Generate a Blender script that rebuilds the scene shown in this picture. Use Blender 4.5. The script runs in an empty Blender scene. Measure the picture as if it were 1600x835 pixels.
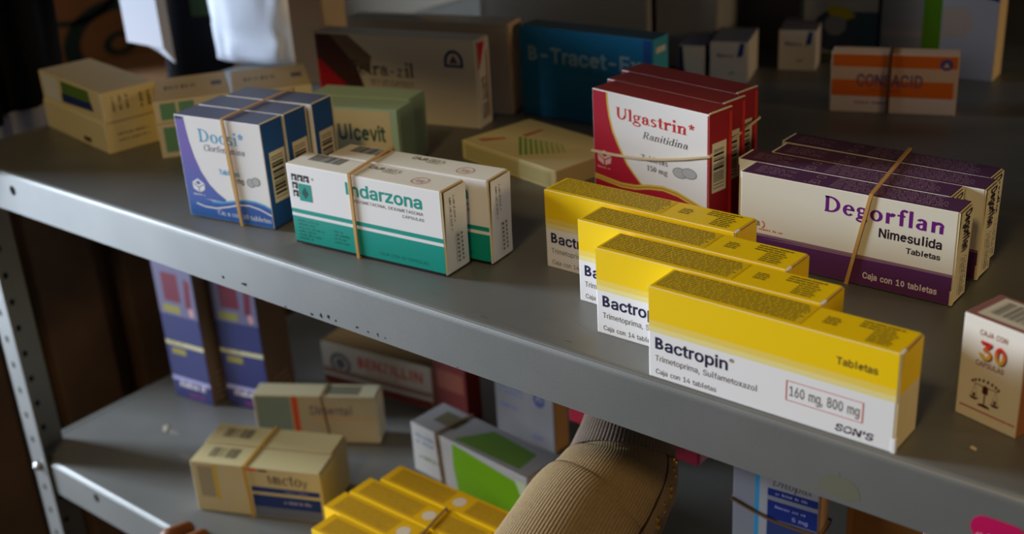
import bpy, bmesh, math, random
from mathutils import Vector, Matrix
C = bpy.context
S = C.scene
col = S.collection
R = math.radians

# ------------------------------------------------------------------ camera
CAM = Vector((0.45268, -0.460228, 0.311587))
YAW, PIT, ROL, FPX = 0.701376, 0.423309, -0.06243, 1909.32
fw = Vector((-math.sin(YAW)*math.cos(PIT), math.cos(YAW)*math.cos(PIT), -math.sin(PIT)))
rt0 = Vector((math.cos(YAW), math.sin(YAW), 0)); up0 = rt0.cross(fw)
rt = rt0*math.cos(ROL) + up0*math.sin(ROL); up = up0*math.cos(ROL) - rt0*math.sin(ROL)
cam = bpy.data.cameras.new('camera'); co = bpy.data.objects.new('camera', cam); col.objects.link(co)
co.matrix_world = Matrix(((rt.x, up.x, -fw.x, CAM.x), (rt.y, up.y, -fw.y, CAM.y), (rt.z, up.z, -fw.z, CAM.z), (0, 0, 0, 1)))
cam.sensor_width = 36; cam.lens = FPX*36/1600; cam.clip_start = .02
cam.dof.use_dof = True; cam.dof.focus_distance = .685; cam.dof.aperture_fstop = 42.96/6.8
S.camera = co

# ------------------------------------------------------------------ light
S.view_settings.view_transform = 'Standard'; S.view_settings.look = 'None'
S.view_settings.exposure = -.16; S.view_settings.gamma = 1; S.view_settings.use_curve_mapping = False
w = bpy.data.worlds.new('room_air'); S.world = w; w.use_nodes = True
w.node_tree.nodes['Background'].inputs[0].default_value = (1.0, .90, .78, 1)
w.node_tree.nodes['Background'].inputs[1].default_value = .07
def area(name, loc, aim, sx, sy, power, colr):
    l = bpy.data.lights.new(name, 'AREA'); l.shape = 'RECTANGLE'; l.size = sx; l.size_y = sy
    l.energy = power; l.color = colr
    o = bpy.data.objects.new(name, l); col.objects.link(o); o.location = loc
    o.rotation_euler = (Vector(aim)-Vector(loc)).to_track_quat('-Z', 'Y').to_euler()
    return o
area('window_daylight', (-2.2, -.66, .50), (0, .1, 0), .50, .60, 112, (.74, .86, 1.0))
area('low_cool_fill', (-2.15, -1.15, -.45), (-.2, 0, -.1), .55, .9, 30, (.72, .84, 1.0))  # added low fill to brighten the shelf lip; no doorway is known there
area('side_lamp', (2.05, .68, .42), (0, .25, .05), .40, .45, 12, (1.0, .74, .44))
area('ceiling_lamp', (.42, -1.30, 1.45), (0, .2, 0), .24, .24, 11, (1.0, .70, .30))

# ------------------------------------------------------------------ materials
def lin(c):
    return tuple(((x/255)/12.92 if x/255 <= .04045 else ((x/255+.055)/1.055)**2.4) for x in c)
MATS = {}
def mat(name, rgb, rough=.5, spec=.3, metal=0, noise=0, nscale=60, bump=0, bscale=400):
    if name in MATS: return MATS[name]
    m = bpy.data.materials.new(name); m.use_nodes = True; nt = m.node_tree
    b = nt.nodes['Principled BSDF']; c = lin(rgb)
    b.inputs['Base Color'].default_value = (*c, 1); b.inputs['Roughness'].default_value = rough
    b.inputs['Specular IOR Level'].default_value = spec; b.inputs['Metallic'].default_value = metal
    if noise or bump: tc = nt.nodes.new('ShaderNodeTexCoord')
    if noise:
        n = nt.nodes.new('ShaderNodeTexNoise'); n.inputs['Scale'].default_value = nscale; n.inputs['Detail'].default_value = 6
        r = nt.nodes.new('ShaderNodeValToRGB')
        r.color_ramp.elements[0].position = .3; r.color_ramp.elements[1].position = .7
        r.color_ramp.elements[0].color = (*[x*(1-noise) for x in c], 1); r.color_ramp.elements[1].color = (*[min(1, x*(1+noise)) for x in c], 1)
        nt.links.new(tc.outputs['Object'], n.inputs['Vector']); nt.links.new(n.outputs['Fac'], r.inputs['Fac']); nt.links.new(r.outputs['Color'], b.inputs['Base Color'])
    if bump:
        n2 = nt.nodes.new('ShaderNodeTexNoise'); n2.inputs['Scale'].default_value = bscale; n2.inputs['Detail'].default_value = 3
        bp = nt.nodes.new('ShaderNodeBump'); bp.inputs['Strength'].default_value = bump; bp.inputs['Distance'].default_value = .001
        nt.links.new(tc.outputs['Object'], n2.inputs['Vector']); nt.links.new(n2.outputs['Fac'], bp.inputs['Height']); nt.links.new(bp.outputs['Normal'], b.inputs['Normal'])
    MATS[name] = m; return m
def gradz(name, c0, c1, z0, z1, axis=2, rough=.45):
    if name in MATS: return MATS[name]
    m = mat(name, c0, rough); nt = m.node_tree; b = nt.nodes['Principled BSDF']
    tc = nt.nodes.new('ShaderNodeTexCoord'); sx = nt.nodes.new('ShaderNodeSeparateXYZ'); mr = nt.nodes.new('ShaderNodeMapRange'); r = nt.nodes.new('ShaderNodeValToRGB')
    mr.inputs['From Min'].default_value = z0; mr.inputs['From Max'].default_value = z1
    r.color_ramp.elements[0].color = (*lin(c0), 1); r.color_ramp.elements[1].color = (*lin(c1), 1)
    nt.links.new(tc.outputs['Object'], sx.inputs[0]); nt.links.new(sx.outputs[axis], mr.inputs[0]); nt.links.new(mr.outputs[0], r.inputs[0]); nt.links.new(r.outputs[0], b.inputs['Base Color'])
    return m
WHITE = mat('white_card', (233, 231, 232)); CREAM = mat('cream_card', (226, 216, 180)); KRAFT = mat('raw_card', (214, 196, 150), .7)
YEL = mat('yellow_ink', (244, 202, 2), .42); YEL2 = mat('yellow_tint', (238, 208, 92), .45); YEL3 = mat('pale_yellow_tint', (236, 220, 146), .45)
NAVY = mat('navy_ink', (30, 26, 66)); GREY = mat('grey_ink', (88, 86, 92)); DGREY = mat('dark_grey_ink', (60, 54, 30)); BLACK = mat('black_ink', (20, 19, 20))
RED = mat('red_ink', (205, 50, 40)); TEAL = mat('teal_ink', (0, 148, 134)); SKYB = mat('sky_blue_ink', (84, 170, 220)); DBLUE = mat('dark_blue_ink', (28, 68, 136))
CRIM = mat('crimson_ink', (176, 16, 44)); DCRIM = mat('dark_red_card', (150, 22, 34)); GOLD = mat('gold_ink', (222, 190, 70)); PURP = mat('purple_ink', (92, 44, 100)); DPURP = mat('deep_purple_card', (84, 48, 82)); VIOT = mat('violet_ink', (106, 26, 128))
MINT = mat('mint_card', (176, 206, 178)); PALEY = mat('pale_yellow_card', (222, 212, 164)); GREEN = mat('green_ink', (104, 172, 70)); DGREEN = mat('dark_green_ink', (28, 84, 66)); LIME = mat('lime_ink', (116, 172, 10))
ORNG = mat('orange_ink', (232, 108, 24)); TBLUE = mat('teal_blue_card', (6, 122, 172)); LILAC = mat('lilac_card', (196, 186, 206)); BROWNC = mat('brown_card', (150, 88, 48)); PINKW = mat('pink_white_ink', (206, 160, 172)); BEIGE = mat('beige_card', (214, 178, 132), .7)
PEACHY = mat('orange_red_ink', (226, 92, 52)); GREYB = mat('grey_blue_ink', (140, 160, 160)); MAUVE = mat('brown_mauve_card', (140, 92, 84)); INDIGO = mat('indigo_ink', (52, 54, 108)); NBLUE = mat('royal_navy_ink', (34, 54, 122))
BAND = mat('natural_rubber', (196, 152, 84), .45, .4); BANDW = mat('pale_rubber', (216, 196, 158), .45, .4)
STEEL = mat('grey_enamel_steel', (122, 122, 119), .46, .6, .45, .09, 14, .05, 900)
HOLE = mat('dark_hole', (22, 20, 18), .8, .1); BOLT = mat('zinc_bolt', (200, 200, 200), .3, .5, .8)
GREYT = mat('pale_grey_card', (144, 140, 134), .7)

# ------------------------------------------------------------------ mesh helpers
class MB:
    def __init__(s): s.v = []; s.f = []; s.m = []; s.ms = []; s.sm = []
    def mi(s, m):
        if m not in s.ms: s.ms.append(m)
        return s.ms.index(m)
    def poly(s, pts, m, smooth=False):
        n = len(s.v); s.v += [tuple(p) for p in pts]; s.f.append(list(range(n, n+len(pts)))); s.m.append(s.mi(m)); s.sm.append(smooth)
    def mesh(s, verts, faces, m, smooth=False):
        n = len(s.v); s.v += [tuple(p) for p in verts]; k = s.mi(m)
        for f in faces: s.f.append([n+i for i in f]); s.m.append(k); s.sm.append(smooth)
    def box(s, lo, hi, m, bev=0, seg=2, M=None, face_m=None):
        bm = bmesh.new(); bmesh.ops.create_cube(bm, size=1)
        for v in bm.verts: v.co = Vector([lo[i]+(v.co[i]+.5)*(hi[i]-lo[i]) for i in range(3)])
        if bev: bmesh.ops.bevel(bm, geom=list(bm.edges), offset=bev, segments=seg, profile=.5, affect='EDGES')
        bm.normal_update(); n = len(s.v)
        for i, v in enumerate(bm.verts): v.index = i; s.v.append(tuple(M @ v.co if M else v.co))
        for f in bm.faces:
            s.f.append([n+v.index for v in f.verts]); mm = m
            if face_m:
                a = max((2, 1, 0), key=lambda i: round(abs(f.normal[i]), 3)); mm = face_m[(a, f.normal[a] > 0)]
            s.m.append(s.mi(mm)); s.sm.append(False)
        bm.free()
    def tube(s, pts, rad, m, n=10, caps=True, ref=None):
        pts = [Vector(p) for p in pts]; rr = rad if isinstance(rad, (list, tuple)) else [rad]*len(pts); rings = []
        nrm = None; V = []
        for i, p in enumerate(pts):
            t = (pts[min(i+1, len(pts)-1)]-pts[max(i-1, 0)]).normalized()
            if nrm is None: nrm = t.orthogonal().normalized()
            nrm = (nrm - t*nrm.dot(t)).normalized(); b = t.cross(nrm)
            V += [p+(nrm*math.cos(2*math.pi*k/n)+b*math.sin(2*math.pi*k/n))*rr[i] for k in range(n)]
        F = [[i*n+k, i*n+(k+1) % n, (i+1)*n+(k+1) % n, (i+1)*n+k] for i in range(len(pts)-1) for k in range(n)]
        if caps: F += [list(range(n))[::-1], [(len(pts)-1)*n+k for k in range(n)]]
        s.mesh(V, F, m, True)
    def disc(s, c, n, r, m, seg=16, r2=None):
        n = Vector(n).normalized(); a = n.orthogonal().normalized()
        if abs(n.z) < .9: a = Vector((0, 0, 1)).cross(n).normalized()
        b = n.cross(a); r2 = r2 or r
        s.poly([Vector(c)+a*r*math.cos(2*math.pi*k/seg)+b*r2*math.sin(2*math.pi*k/seg) for k in range(seg)], m)
    def build(s, name, parent=None):
        me = bpy.data.meshes.new(name); me.from_pydata(s.v, [], s.f); me.update()
        for m in s.ms: me.materials.append(m)
        me.polygons.foreach_set('material_index', s.m); me.polygons.foreach_set('use_smooth', s.sm)
        o = bpy.data.objects.new(name, me); col.objects.link(o)
        if parent: o.parent = parent
        return o
def tag(o, label, cat, group=None, kind=None):
    o['label'] = label; o['category'] = cat
    if group: o['group'] = group
    if kind: o['kind'] = kind
    return o
def empty(name, label, cat, loc=(0, 0, 0), th=0, group=None):
    o = bpy.data.objects.new(name, None); col.objects.link(o); o.location = loc; o.rotation_euler = (0, 0, th); o.empty_display_size = .02
    return tag(o, label, cat, group)
def dup(root, loc, th, label, group=None):
    r = root.copy(); col.objects.link(r); r.location = loc; r.rotation_euler = (0, 0, th); r['label'] = label
    if group: r['group'] = group
    for ch in list(root.children):
        c = ch.copy(); col.objects.link(c); c.parent = r
        for g in list(ch.children):
            d = g.copy(); col.objects.link(d); d.parent = c
    return r

# ------------------------------------------------------------------ lettering
# outlines of plain printed letters by character code: advance, then closed loops of x, y in thousandths of an em
GLYPH_LIGHT = {
42: [453,[198,220,202,325,113,268,85,317,180,365,85,414,113,463,202,406,198,512,253,512,249,406,338,463,366,414,272,365,366,317,338,268,249,325,253,220]],
43: [453,[195,31,195,367,258,367,258,31],[58,169,58,229,394,229,394,169]],
44: [188,[34,-122,65,74,141,74,87,-122]],
45: [453,[340,247,340,185,111,185,111,247]],
46: [188,[95,-7,77,-4,61,7,50,22,46,41,50,60,61,76,77,86,95,90,114,86,130,76,141,60,144,41,141,22,130,7,114,-4]],
48: [453,[407,254,396,343,364,422,317,480,258,512,195,512,137,480,89,422,57,343,47,254,57,164,89,85,136,27,195,-4,258,-4,317,27,364,85,396,164],[330,187,311,128,282,84,246,61,207,61,171,84,142,128,123,187,117,254,123,320,142,379,172,423,207,446,246,446,282,423,311,379,330,320,337,254]],
49: [453,[73,-3,73,58,394,58,394,-3],[279,512,279,-3,209,-3,209,445,210,445,83,352,83,428,197,512]],
50: [453,[61,-3,61,49,232,231,280,284,296,307,308,328,315,349,317,371,314,396,305,417,291,434,272,446,249,454,224,457,197,454,174,445,155,431,141,412,133,389,130,359,62,359,68,406,84,444,109,475,142,499,181,514,225,519,269,514,307,499,339,476,364,447,379,412,384,373,381,344,374,317,360,288,338,257,269,178,156,59,156,60,392,60,392,-3]],
51: [453,[218,-10,173,-6,131,7,96,28,68,56,49,90,40,135,112,135,118,109,129,89,145,73,166,62,191,55,218,53,248,56,274,64,296,77,312,95,323,117,326,145,323,171,313,195,297,215,273,231,242,241,201,245,154,245,154,300,285,449,285,449,67,449,67,512,375,512,375,459,208,270,208,292,264,291,310,279,346,255,374,224,390,187,396,145,390,102,373,64,346,33,310,10,267,-5]],
52: [453,[37,102,37,159,245,512,316,512,112,165,112,166,416,166,416,102],[279,-3,279,121,279,146,279,321,346,321,346,-3]],
53: [453,[221,-10,178,-5,139,8,106,30,80,58,63,92,56,133,125,133,130,110,140,91,156,75,175,63,197,55,221,53,250,56,275,67,296,84,311,106,321,132,325,162,321,193,311,220,295,242,273,259,247,270,218,274,193,272,168,266,147,256,129,243,64,250,93,512,369,512,369,449,153,449,137,304,135,304,153,317,177,328,202,334,229,337,264,333,295,324,323,308,347,287,367,262,382,232,391,199,394,163,388,116,372,74,345,39,310,13,268,-4]],
54: [453,[226,-10,181,-4,141,12,107,38,82,73,66,115,60,162,65,200,77,240,100,286,135,342,251,512,328,512,152,258,140,258,151,277,163,290,178,301,195,310,214,315,235,317,279,312,317,297,349,273,372,241,387,202,392,157,387,111,370,71,345,37,312,12,272,-4],[226,52,253,55,277,65,297,81,312,103,321,128,324,157,321,186,312,212,297,233,277,249,253,259,226,262,199,259,175,249,156,233,141,212,131,187,128,158,131,129,141,103,156,82,175,65,199,55]],
55: [453,[92,-3,320,449,320,449,59,449,59,512,394,512,394,448,167,-3]],
56: [453,[226,-10,177,-5,134,9,99,31,72,60,55,95,49,135,52,167,62,196,78,222,99,243,124,259,150,267,150,265,117,279,90,306,73,341,67,380,72,418,88,451,112,479,144,501,183,514,226,519,269,514,307,501,339,479,364,451,380,418,385,380,379,341,362,306,335,279,303,265,303,267,328,259,353,243,374,222,390,196,400,167,404,135,398,95,381,60,354,31,318,9,275,-5],[226,52,257,55,283,63,305,76,320,93,330,114,334,139,330,164,320,187,303,206,282,220,256,229,226,232,197,229,171,220,149,206,132,187,122,164,118,139,122,114,131,93,147,76,169,63,195,55],[226,293,251,295,273,303,291,315,305,332,313,352,316,376,313,399,305,419,292,435,274,447,252,454,226,457,201,454,179,447,161,435,147,419,139,399,136,376,139,352,147,332,161,315,179,303,201,295]],
57: [453,[226,519,272,513,312,497,345,470,371,436,387,394,392,347,388,309,375,269,353,223,318,167,202,-3,125,-3,300,251,313,251,301,232,290,219,275,208,258,199,239,193,218,192,174,197,136,211,104,235,80,267,65,307,60,352,66,397,82,438,108,471,141,497,181,513],[226,457,199,454,176,443,156,427,141,406,131,380,128,352,131,322,141,297,156,276,176,260,199,250,226,246,253,250,277,260,297,275,312,296,321,322,324,350,321,380,312,406,297,427,277,443,253,454]],
65: [480,[12,-3,199,512,278,512,467,-3,393,-3,284,302,261,371,228,481,249,481,216,370,193,302,87,-3],[107,139,107,202,373,202,373,139]],
66: [456,[57,-3,57,512,241,512,290,507,330,493,361,472,383,443,397,410,401,374,398,344,389,319,376,299,358,283,338,272,318,265,318,265,340,260,365,248,387,229,405,205,417,173,421,136,416,99,403,65,379,37,346,15,302,2,247,-3],[128,60,245,60,295,66,328,82,346,107,352,137,349,161,340,182,325,201,304,215,279,225,248,228,128,228],[128,288,238,288,264,291,287,299,306,311,321,328,330,348,333,372,327,402,310,427,282,443,240,449,128,449]],
67: [510,[267,-10,204,-2,149,22,102,61,67,114,45,179,37,254,45,330,67,394,102,447,149,486,204,510,267,519,305,516,341,507,374,493,404,474,429,449,450,420,466,386,477,345,406,345,398,372,387,393,373,411,356,426,336,438,314,446,291,451,267,453,224,447,185,430,153,401,128,362,112,313,106,254,112,195,128,146,153,107,185,79,224,62,267,56,291,58,314,63,336,71,356,83,373,98,387,116,398,137,406,163,477,163,466,123,451,89,430,60,404,36,375,16,342,2,306,-7]],
68: [502,[219,-3,93,-3,93,60,215,60,271,66,316,83,351,112,376,150,391,198,396,255,391,312,376,359,352,397,318,426,274,443,221,449,90,449,90,512,225,512,295,504,354,481,401,443,436,392,458,329,465,255,457,181,436,117,401,66,352,28,291,5],[128,512,128,-3,57,-3,57,512]],
69: [419,[57,-3,57,512,375,512,375,449,128,449,128,289,358,289,358,226,128,226,128,60,378,60,378,-3]],
73: [280,[90,0,166,0,166,530,90,530]],
74: [396,[185,-10,123,0,73,31,41,80,30,145,30,176,101,176,101,146,107,105,124,76,150,59,185,53,219,59,246,76,263,105,269,146,269,512,339,512,339,145,329,80,296,31,247,0]],
75: [467,[101,138,101,217,137,263,172,305,209,346,362,512,455,512,232,273,229,273],[57,-3,57,512,128,512,128,334,127,225,128,193,128,-3],[371,-3,184,259,228,314,454,-3]],
76: [393,[57,-3,57,512,128,512,128,60,364,60,364,-3]],
77: [628,[57,-3,57,512,154,512,280,188,290,160,302,123,314,85,326,46,303,46,315,84,327,122,339,159,350,188,474,512,571,512,571,-3,501,-3,501,291,501,327,502,369,503,413,504,460,517,460,500,408,485,362,470,321,459,290,344,-3,284,-3,168,290,156,320,142,360,126,407,108,460,122,460,123,416,124,372,125,328,125,291,125,-3]],
78: [523,[57,-3,57,512,138,512,346,184,365,152,390,108,418,53,402,50,398,108,396,157,396,195,396,512,466,512,466,-3,385,-3,200,289,175,329,145,380,103,454,122,457,125,384,127,328,128,291,128,-3]],
79: [533,[267,-10,204,-2,149,22,102,61,67,114,45,179,37,254,45,330,67,394,102,447,149,486,204,510,267,519,330,510,385,486,431,447,467,394,489,330,496,254,489,179,467,114,431,61,385,22,330,-2],[267,56,309,62,348,79,380,107,406,145,422,195,427,254,422,314,406,363,380,402,348,430,309,447,267,453,224,447,186,430,153,402,128,363,112,314,106,254,112,195,128,146,153,107,186,79,224,62]],
80: [445,[57,-3,57,512,235,512,290,506,334,490,368,464,392,431,407,392,412,348,407,304,392,264,368,230,334,205,290,188,235,183,106,183,106,245,232,245,268,249,296,259,316,274,330,295,339,320,341,348,339,376,330,400,316,420,295,436,268,446,232,449,128,449,128,-3]],
82: [449,[57,-3,57,512,236,512,290,507,334,491,369,467,393,435,408,396,412,352,408,308,393,270,369,238,334,214,290,200,236,195,93,195,93,258,233,258,269,261,296,270,317,283,331,302,339,325,342,352,339,380,331,403,317,422,296,437,268,446,233,449,128,449,128,-3],[351,-3,225,232,305,232,433,-3]],
83: [447,[224,-12,171,-7,126,6,89,29,61,58,43,95,35,140,107,140,113,111,126,90,144,73,168,62,194,55,224,52,256,55,285,63,309,76,327,94,339,115,342,139,339,160,330,177,314,191,295,202,244,219,183,236,126,258,84,287,58,325,49,372,55,414,72,450,100,479,136,501,179,514,227,519,275,514,317,500,353,479,380,450,397,416,404,375,335,375,324,410,300,435,266,450,225,456,195,453,168,445,147,433,131,416,121,397,118,376,122,353,133,336,150,322,171,311,213,296,265,282,313,266,337,255,360,240,381,222,397,199,408,171,411,139,406,98,389,62,362,31,325,8,278,-7]],
84: [449,[29,449,29,512,420,512,420,449,260,449,260,-3,190,-3,190,449]],
85: [517,[259,-11,202,-5,153,13,112,41,82,78,63,123,57,173,57,512,127,512,127,178,131,144,143,115,163,90,189,71,221,59,259,55,297,59,329,71,355,90,374,114,386,144,390,178,390,512,460,512,460,173,454,123,435,78,405,41,365,13,316,-5]],
86: [480,[202,-3,12,512,86,512,195,207,218,138,252,28,231,28,264,139,287,207,393,512,467,512,280,-3]],
88: [474,[12,-3,215,286,220,236,24,512,106,512,180,402,207,363,226,330,248,289,227,289,249,330,269,363,296,402,372,512,452,512,261,237,256,287,461,-3,380,-3,290,128,266,163,247,194,225,234,250,234,228,195,209,164,184,128,93,-3]],
90: [438,[39,-3,39,47,271,387,304,432,342,482,352,452,285,449,223,449,37,449,37,512,400,512,400,461,171,127,136,79,96,27,86,57,152,60,214,60,402,60,402,-3]],
97: [389,[160,-12,125,-8,93,2,66,19,45,43,32,73,27,108,31,138,41,163,56,181,76,196,99,206,125,214,178,223,233,230,251,233,264,237,270,244,273,255,273,257,270,278,264,295,253,309,238,319,219,326,196,328,171,326,150,320,133,310,120,299,110,286,102,270,37,289,55,324,77,348,103,366,132,378,163,385,194,387,240,382,264,375,287,363,308,345,325,322,336,291,340,251,340,-3,274,-3,274,49,274,49,254,22,237,9,216,-2,191,-9],[170,48,201,52,226,61,246,76,261,95,270,116,273,138,273,185,260,179,232,173,201,168,176,165,135,156,119,148,106,137,98,123,95,105,97,88,104,74,116,63,131,55,149,50]],
98: [424,[229,-11,197,-8,171,1,151,14,135,29,117,56,115,56,115,-3,50,-3,50,512,117,512,117,322,117,322,135,348,150,362,170,375,196,384,229,387,275,381,315,363,348,334,372,294,388,245,393,189,388,132,373,83,348,43,315,14,275,-5],[220,50,252,54,278,68,298,89,313,118,322,151,325,189,322,227,313,260,298,288,278,309,252,322,220,327,189,322,163,310,143,289,128,262,119,228,116,189,119,150,128,116,143,88,163,67,189,54]],
99: [396,[207,-11,158,-5,115,14,80,44,53,84,37,132,31,187,37,244,53,292,80,332,115,362,158,381,207,387,235,386,261,380,285,371,307,358,326,343,342,324,355,302,366,275,301,258,288,287,268,308,241,322,207,327,174,322,147,308,126,286,111,257,102,224,99,187,102,152,111,119,126,90,147,68,174,54,207,49,242,54,269,68,289,90,302,121,367,105,357,77,344,54,327,35,308,19,286,6,262,-4,235,-9]],
100: [424,[195,-11,150,-5,110,14,77,43,52,83,36,132,31,189,36,245,52,294,77,334,110,363,150,381,196,387,228,384,254,375,274,362,290,348,308,322,308,322,308,512,375,512,375,-3,310,-3,310,56,308,56,289,29,274,14,254,1,228,-8],[205,50,235,54,261,67,282,88,297,116,306,150,309,189,306,228,297,262,282,289,262,310,236,322,205,327,173,322,146,309,126,288,111,260,102,227,99,189,102,151,111,118,126,89,147,68,173,54]],
101: [404,[212,-11,160,-5,115,14,79,44,53,84,37,132,31,187,36,242,53,291,79,331,113,362,156,381,205,387,236,385,267,377,296,363,321,343,343,316,360,283,371,242,374,194,374,166,72,166,72,224,338,224,307,197,304,237,295,267,281,292,261,311,236,323,205,327,174,323,148,311,127,292,112,268,102,241,99,211,99,178,103,139,113,108,130,82,153,64,180,53,212,49,234,51,253,56,269,64,283,75,295,89,304,109,369,93,356,62,337,37,313,17,284,2,250,-8]],
102: [254,[231,382,231,324,3,324,3,382],[78,-3,78,432,81,462,93,488,111,507,134,522,160,530,187,533,223,530,246,523,229,465,214,469,195,471,172,468,157,458,148,442,145,418,145,-3]],
103: [425,[207,-154,167,-151,133,-142,104,-129,80,-112,62,-92,46,-68,102,-37,124,-64,138,-76,155,-85,178,-92,207,-94,248,-89,280,-73,301,-45,308,-6,308,65,308,65,289,39,274,25,254,13,228,5,195,2,151,7,111,24,78,51,52,89,36,136,31,191,36,247,52,295,77,334,111,363,151,381,196,387,229,384,255,376,275,363,290,348,309,322,310,322,310,382,375,382,375,-9,370,-55,353,-92,326,-119,292,-139,251,-150],[205,62,236,66,262,78,282,97,297,122,306,154,309,193,306,230,297,263,282,290,262,310,236,323,205,327,173,322,147,309,126,288,111,261,102,229,99,193,102,156,112,124,127,98,147,78,173,66]],
104: [410,[117,227,117,-3,50,-3,50,512,117,512,117,284,98,284,121,334,150,365,186,382,227,387,264,383,297,371,323,351,343,322,356,285,360,240,360,-3,293,-3,293,235,287,274,271,302,245,320,210,326,185,323,162,315,143,301,129,281,120,257]],
105: [167,[50,-3,50,382,117,382,117,-3],[84,440,66,443,52,452,42,466,38,483,42,500,52,514,66,524,84,527,101,524,116,514,126,500,129,483,126,466,116,452,101,443]],
106: [167,[50,382,117,382,117,-30,114,-63,104,-92,88,-115,66,-132,38,-142,4,-146,-13,-146,-13,-84,2,-84,24,-80,38,-70,47,-53,50,-29],[83,440,66,443,51,452,41,466,38,483,41,500,51,514,66,524,83,527,101,524,116,514,126,500,129,483,126,466,116,452,101,443]],
107: [381,[107,130,107,215,119,215,283,382,367,382,185,196,178,196],[50,-3,50,512,117,512,117,-3],[293,-3,144,186,191,233,378,-3]],
108: [280,[90,0,166,0,166,550,90,550]],
109: [610,[50,-3,50,382,115,382,115,292,103,292,115,324,130,348,149,366,171,379,194,387,219,389,258,383,289,363,311,333,325,292,308,292,319,322,335,345,355,364,379,378,407,386,437,389,469,385,499,374,524,356,543,330,556,296,560,255,560,-3,493,-3,493,253,487,288,471,310,446,323,419,327,395,325,376,317,360,305,348,289,341,269,338,247,338,-3,271,-3,271,260,266,287,251,309,228,323,199,327,179,325,159,317,142,305,128,288,120,265,117,238,117,-3]],
110: [410,[117,227,117,-3,50,-3,50,382,115,382,115,284,98,284,121,334,150,365,186,382,227,387,264,383,296,371,323,351,343,322,356,285,360,240,360,-3,293,-3,293,235,287,274,271,302,245,320,210,326,185,323,162,315,143,301,129,281,120,257]],
111: [415,[207,-11,158,-5,115,14,80,44,53,84,37,132,31,187,37,244,53,292,80,332,115,362,158,381,207,387,257,381,300,362,336,332,362,292,379,244,384,187,379,132,362,84,336,44,300,14,257,-5],[207,49,241,54,268,68,289,90,304,119,313,152,316,187,313,224,304,257,289,286,268,308,241,322,207,327,174,322,147,308,126,286,111,257,102,224,99,187,102,152,111,119,126,90,147,68,174,54]],
112: [424,[50,-146,50,382,115,382,115,322,117,322,135,348,150,362,170,375,196,384,229,387,275,381,315,363,348,334,372,294,388,245,393,189,388,132,373,83,348,43,315,14,275,-5,229,-11,197,-8,171,1,151,14,136,29,117,56,117,56,117,-146],[220,50,252,54,278,68,298,89,313,118,322,151,325,189,322,227,313,260,298,288,278,309,252,322,220,327,189,322,163,310,143,289,128,262,119,228,116,189,119,150,128,116,143,88,163,67,189,54]],
113: [424,[375,-146,308,-146,308,56,308,56,289,29,274,14,254,1,228,-8,195,-11,150,-5,110,14,77,43,52,83,36,132,31,189,36,245,52,294,77,334,110,363,150,381,196,387,228,384,254,375,274,362,290,348,308,322,310,322,310,382,375,382],[205,50,235,54,261,67,282,88,297,116,306,150,309,189,306,228,297,262,282,289,262,310,236,322,205,327,173,322,146,309,126,288,111,260,102,227,99,189,102,151,111,118,126,89,147,68,173,54]],
114: [259,[50,-3,50,382,115,382,115,324,114,324,128,349,151,370,180,383,213,388,229,387,246,387,246,319,230,321,207,323,182,320,161,312,142,299,128,282,120,261,117,237,117,-3]],
115: [365,[182,-11,144,-8,111,1,83,15,59,36,43,62,32,96,96,110,108,81,126,63,151,52,181,48,216,53,243,65,259,82,265,103,262,120,252,134,235,144,211,152,148,167,103,183,70,206,50,236,44,274,48,306,63,333,85,356,114,373,148,384,187,387,224,384,255,375,281,361,301,341,316,318,328,288,266,274,256,296,241,313,219,325,187,330,157,326,133,314,117,298,112,277,115,259,126,246,145,235,173,226,230,212,276,196,308,174,328,143,334,107,329,74,315,45,292,22,261,4,224,-7]],
116: [227,[207,382,207,324,3,324,3,382],[62,474,129,474,129,98,131,77,138,63,151,56,170,53,185,54,204,57,217,-1,192,-6,168,-7,124,-1,90,19,69,51,62,93]],
117: [410,[182,-8,146,-4,113,8,87,29,66,57,54,94,50,139,50,382,117,382,117,144,122,106,139,77,165,59,200,53,225,56,248,65,266,79,281,98,290,123,293,153,293,382,360,382,360,-3,295,-3,295,95,312,95,288,45,259,14,223,-3]],
118: [389,[160,-3,13,382,86,382,168,156,190,88,209,18,180,18,200,88,221,156,303,382,376,382,228,-3]],
119: [567,[135,-3,18,382,89,382,136,215,157,137,179,38,161,38,183,135,203,215,250,382,319,382,364,214,384,136,406,38,387,38,410,136,431,215,478,382,549,382,432,-3,366,-3,316,171,302,224,288,280,273,341,294,341,280,280,265,224,251,171,201,-3]],
120: [379,[15,-3,169,220,174,171,23,382,102,382,150,307,182,255,212,203,170,203,200,255,231,307,280,382,357,382,211,167,206,214,364,-3,285,-3,228,84,197,135,167,185,210,185,181,135,151,84,93,-3]],
121: [389,[44,-141,59,-82,72,-84,88,-87,103,-86,116,-81,128,-72,139,-57,148,-34,159,-1,13,382,86,382,168,156,190,88,210,18,180,18,200,88,221,156,303,382,376,382,207,-59,194,-87,179,-109,161,-126,141,-138,117,-146,92,-148,64,-146]],
122: [380,[39,-3,39,47,251,321,251,320,45,320,45,382,336,382,336,330,129,59,129,59,342,59,342,-3]],
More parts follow.
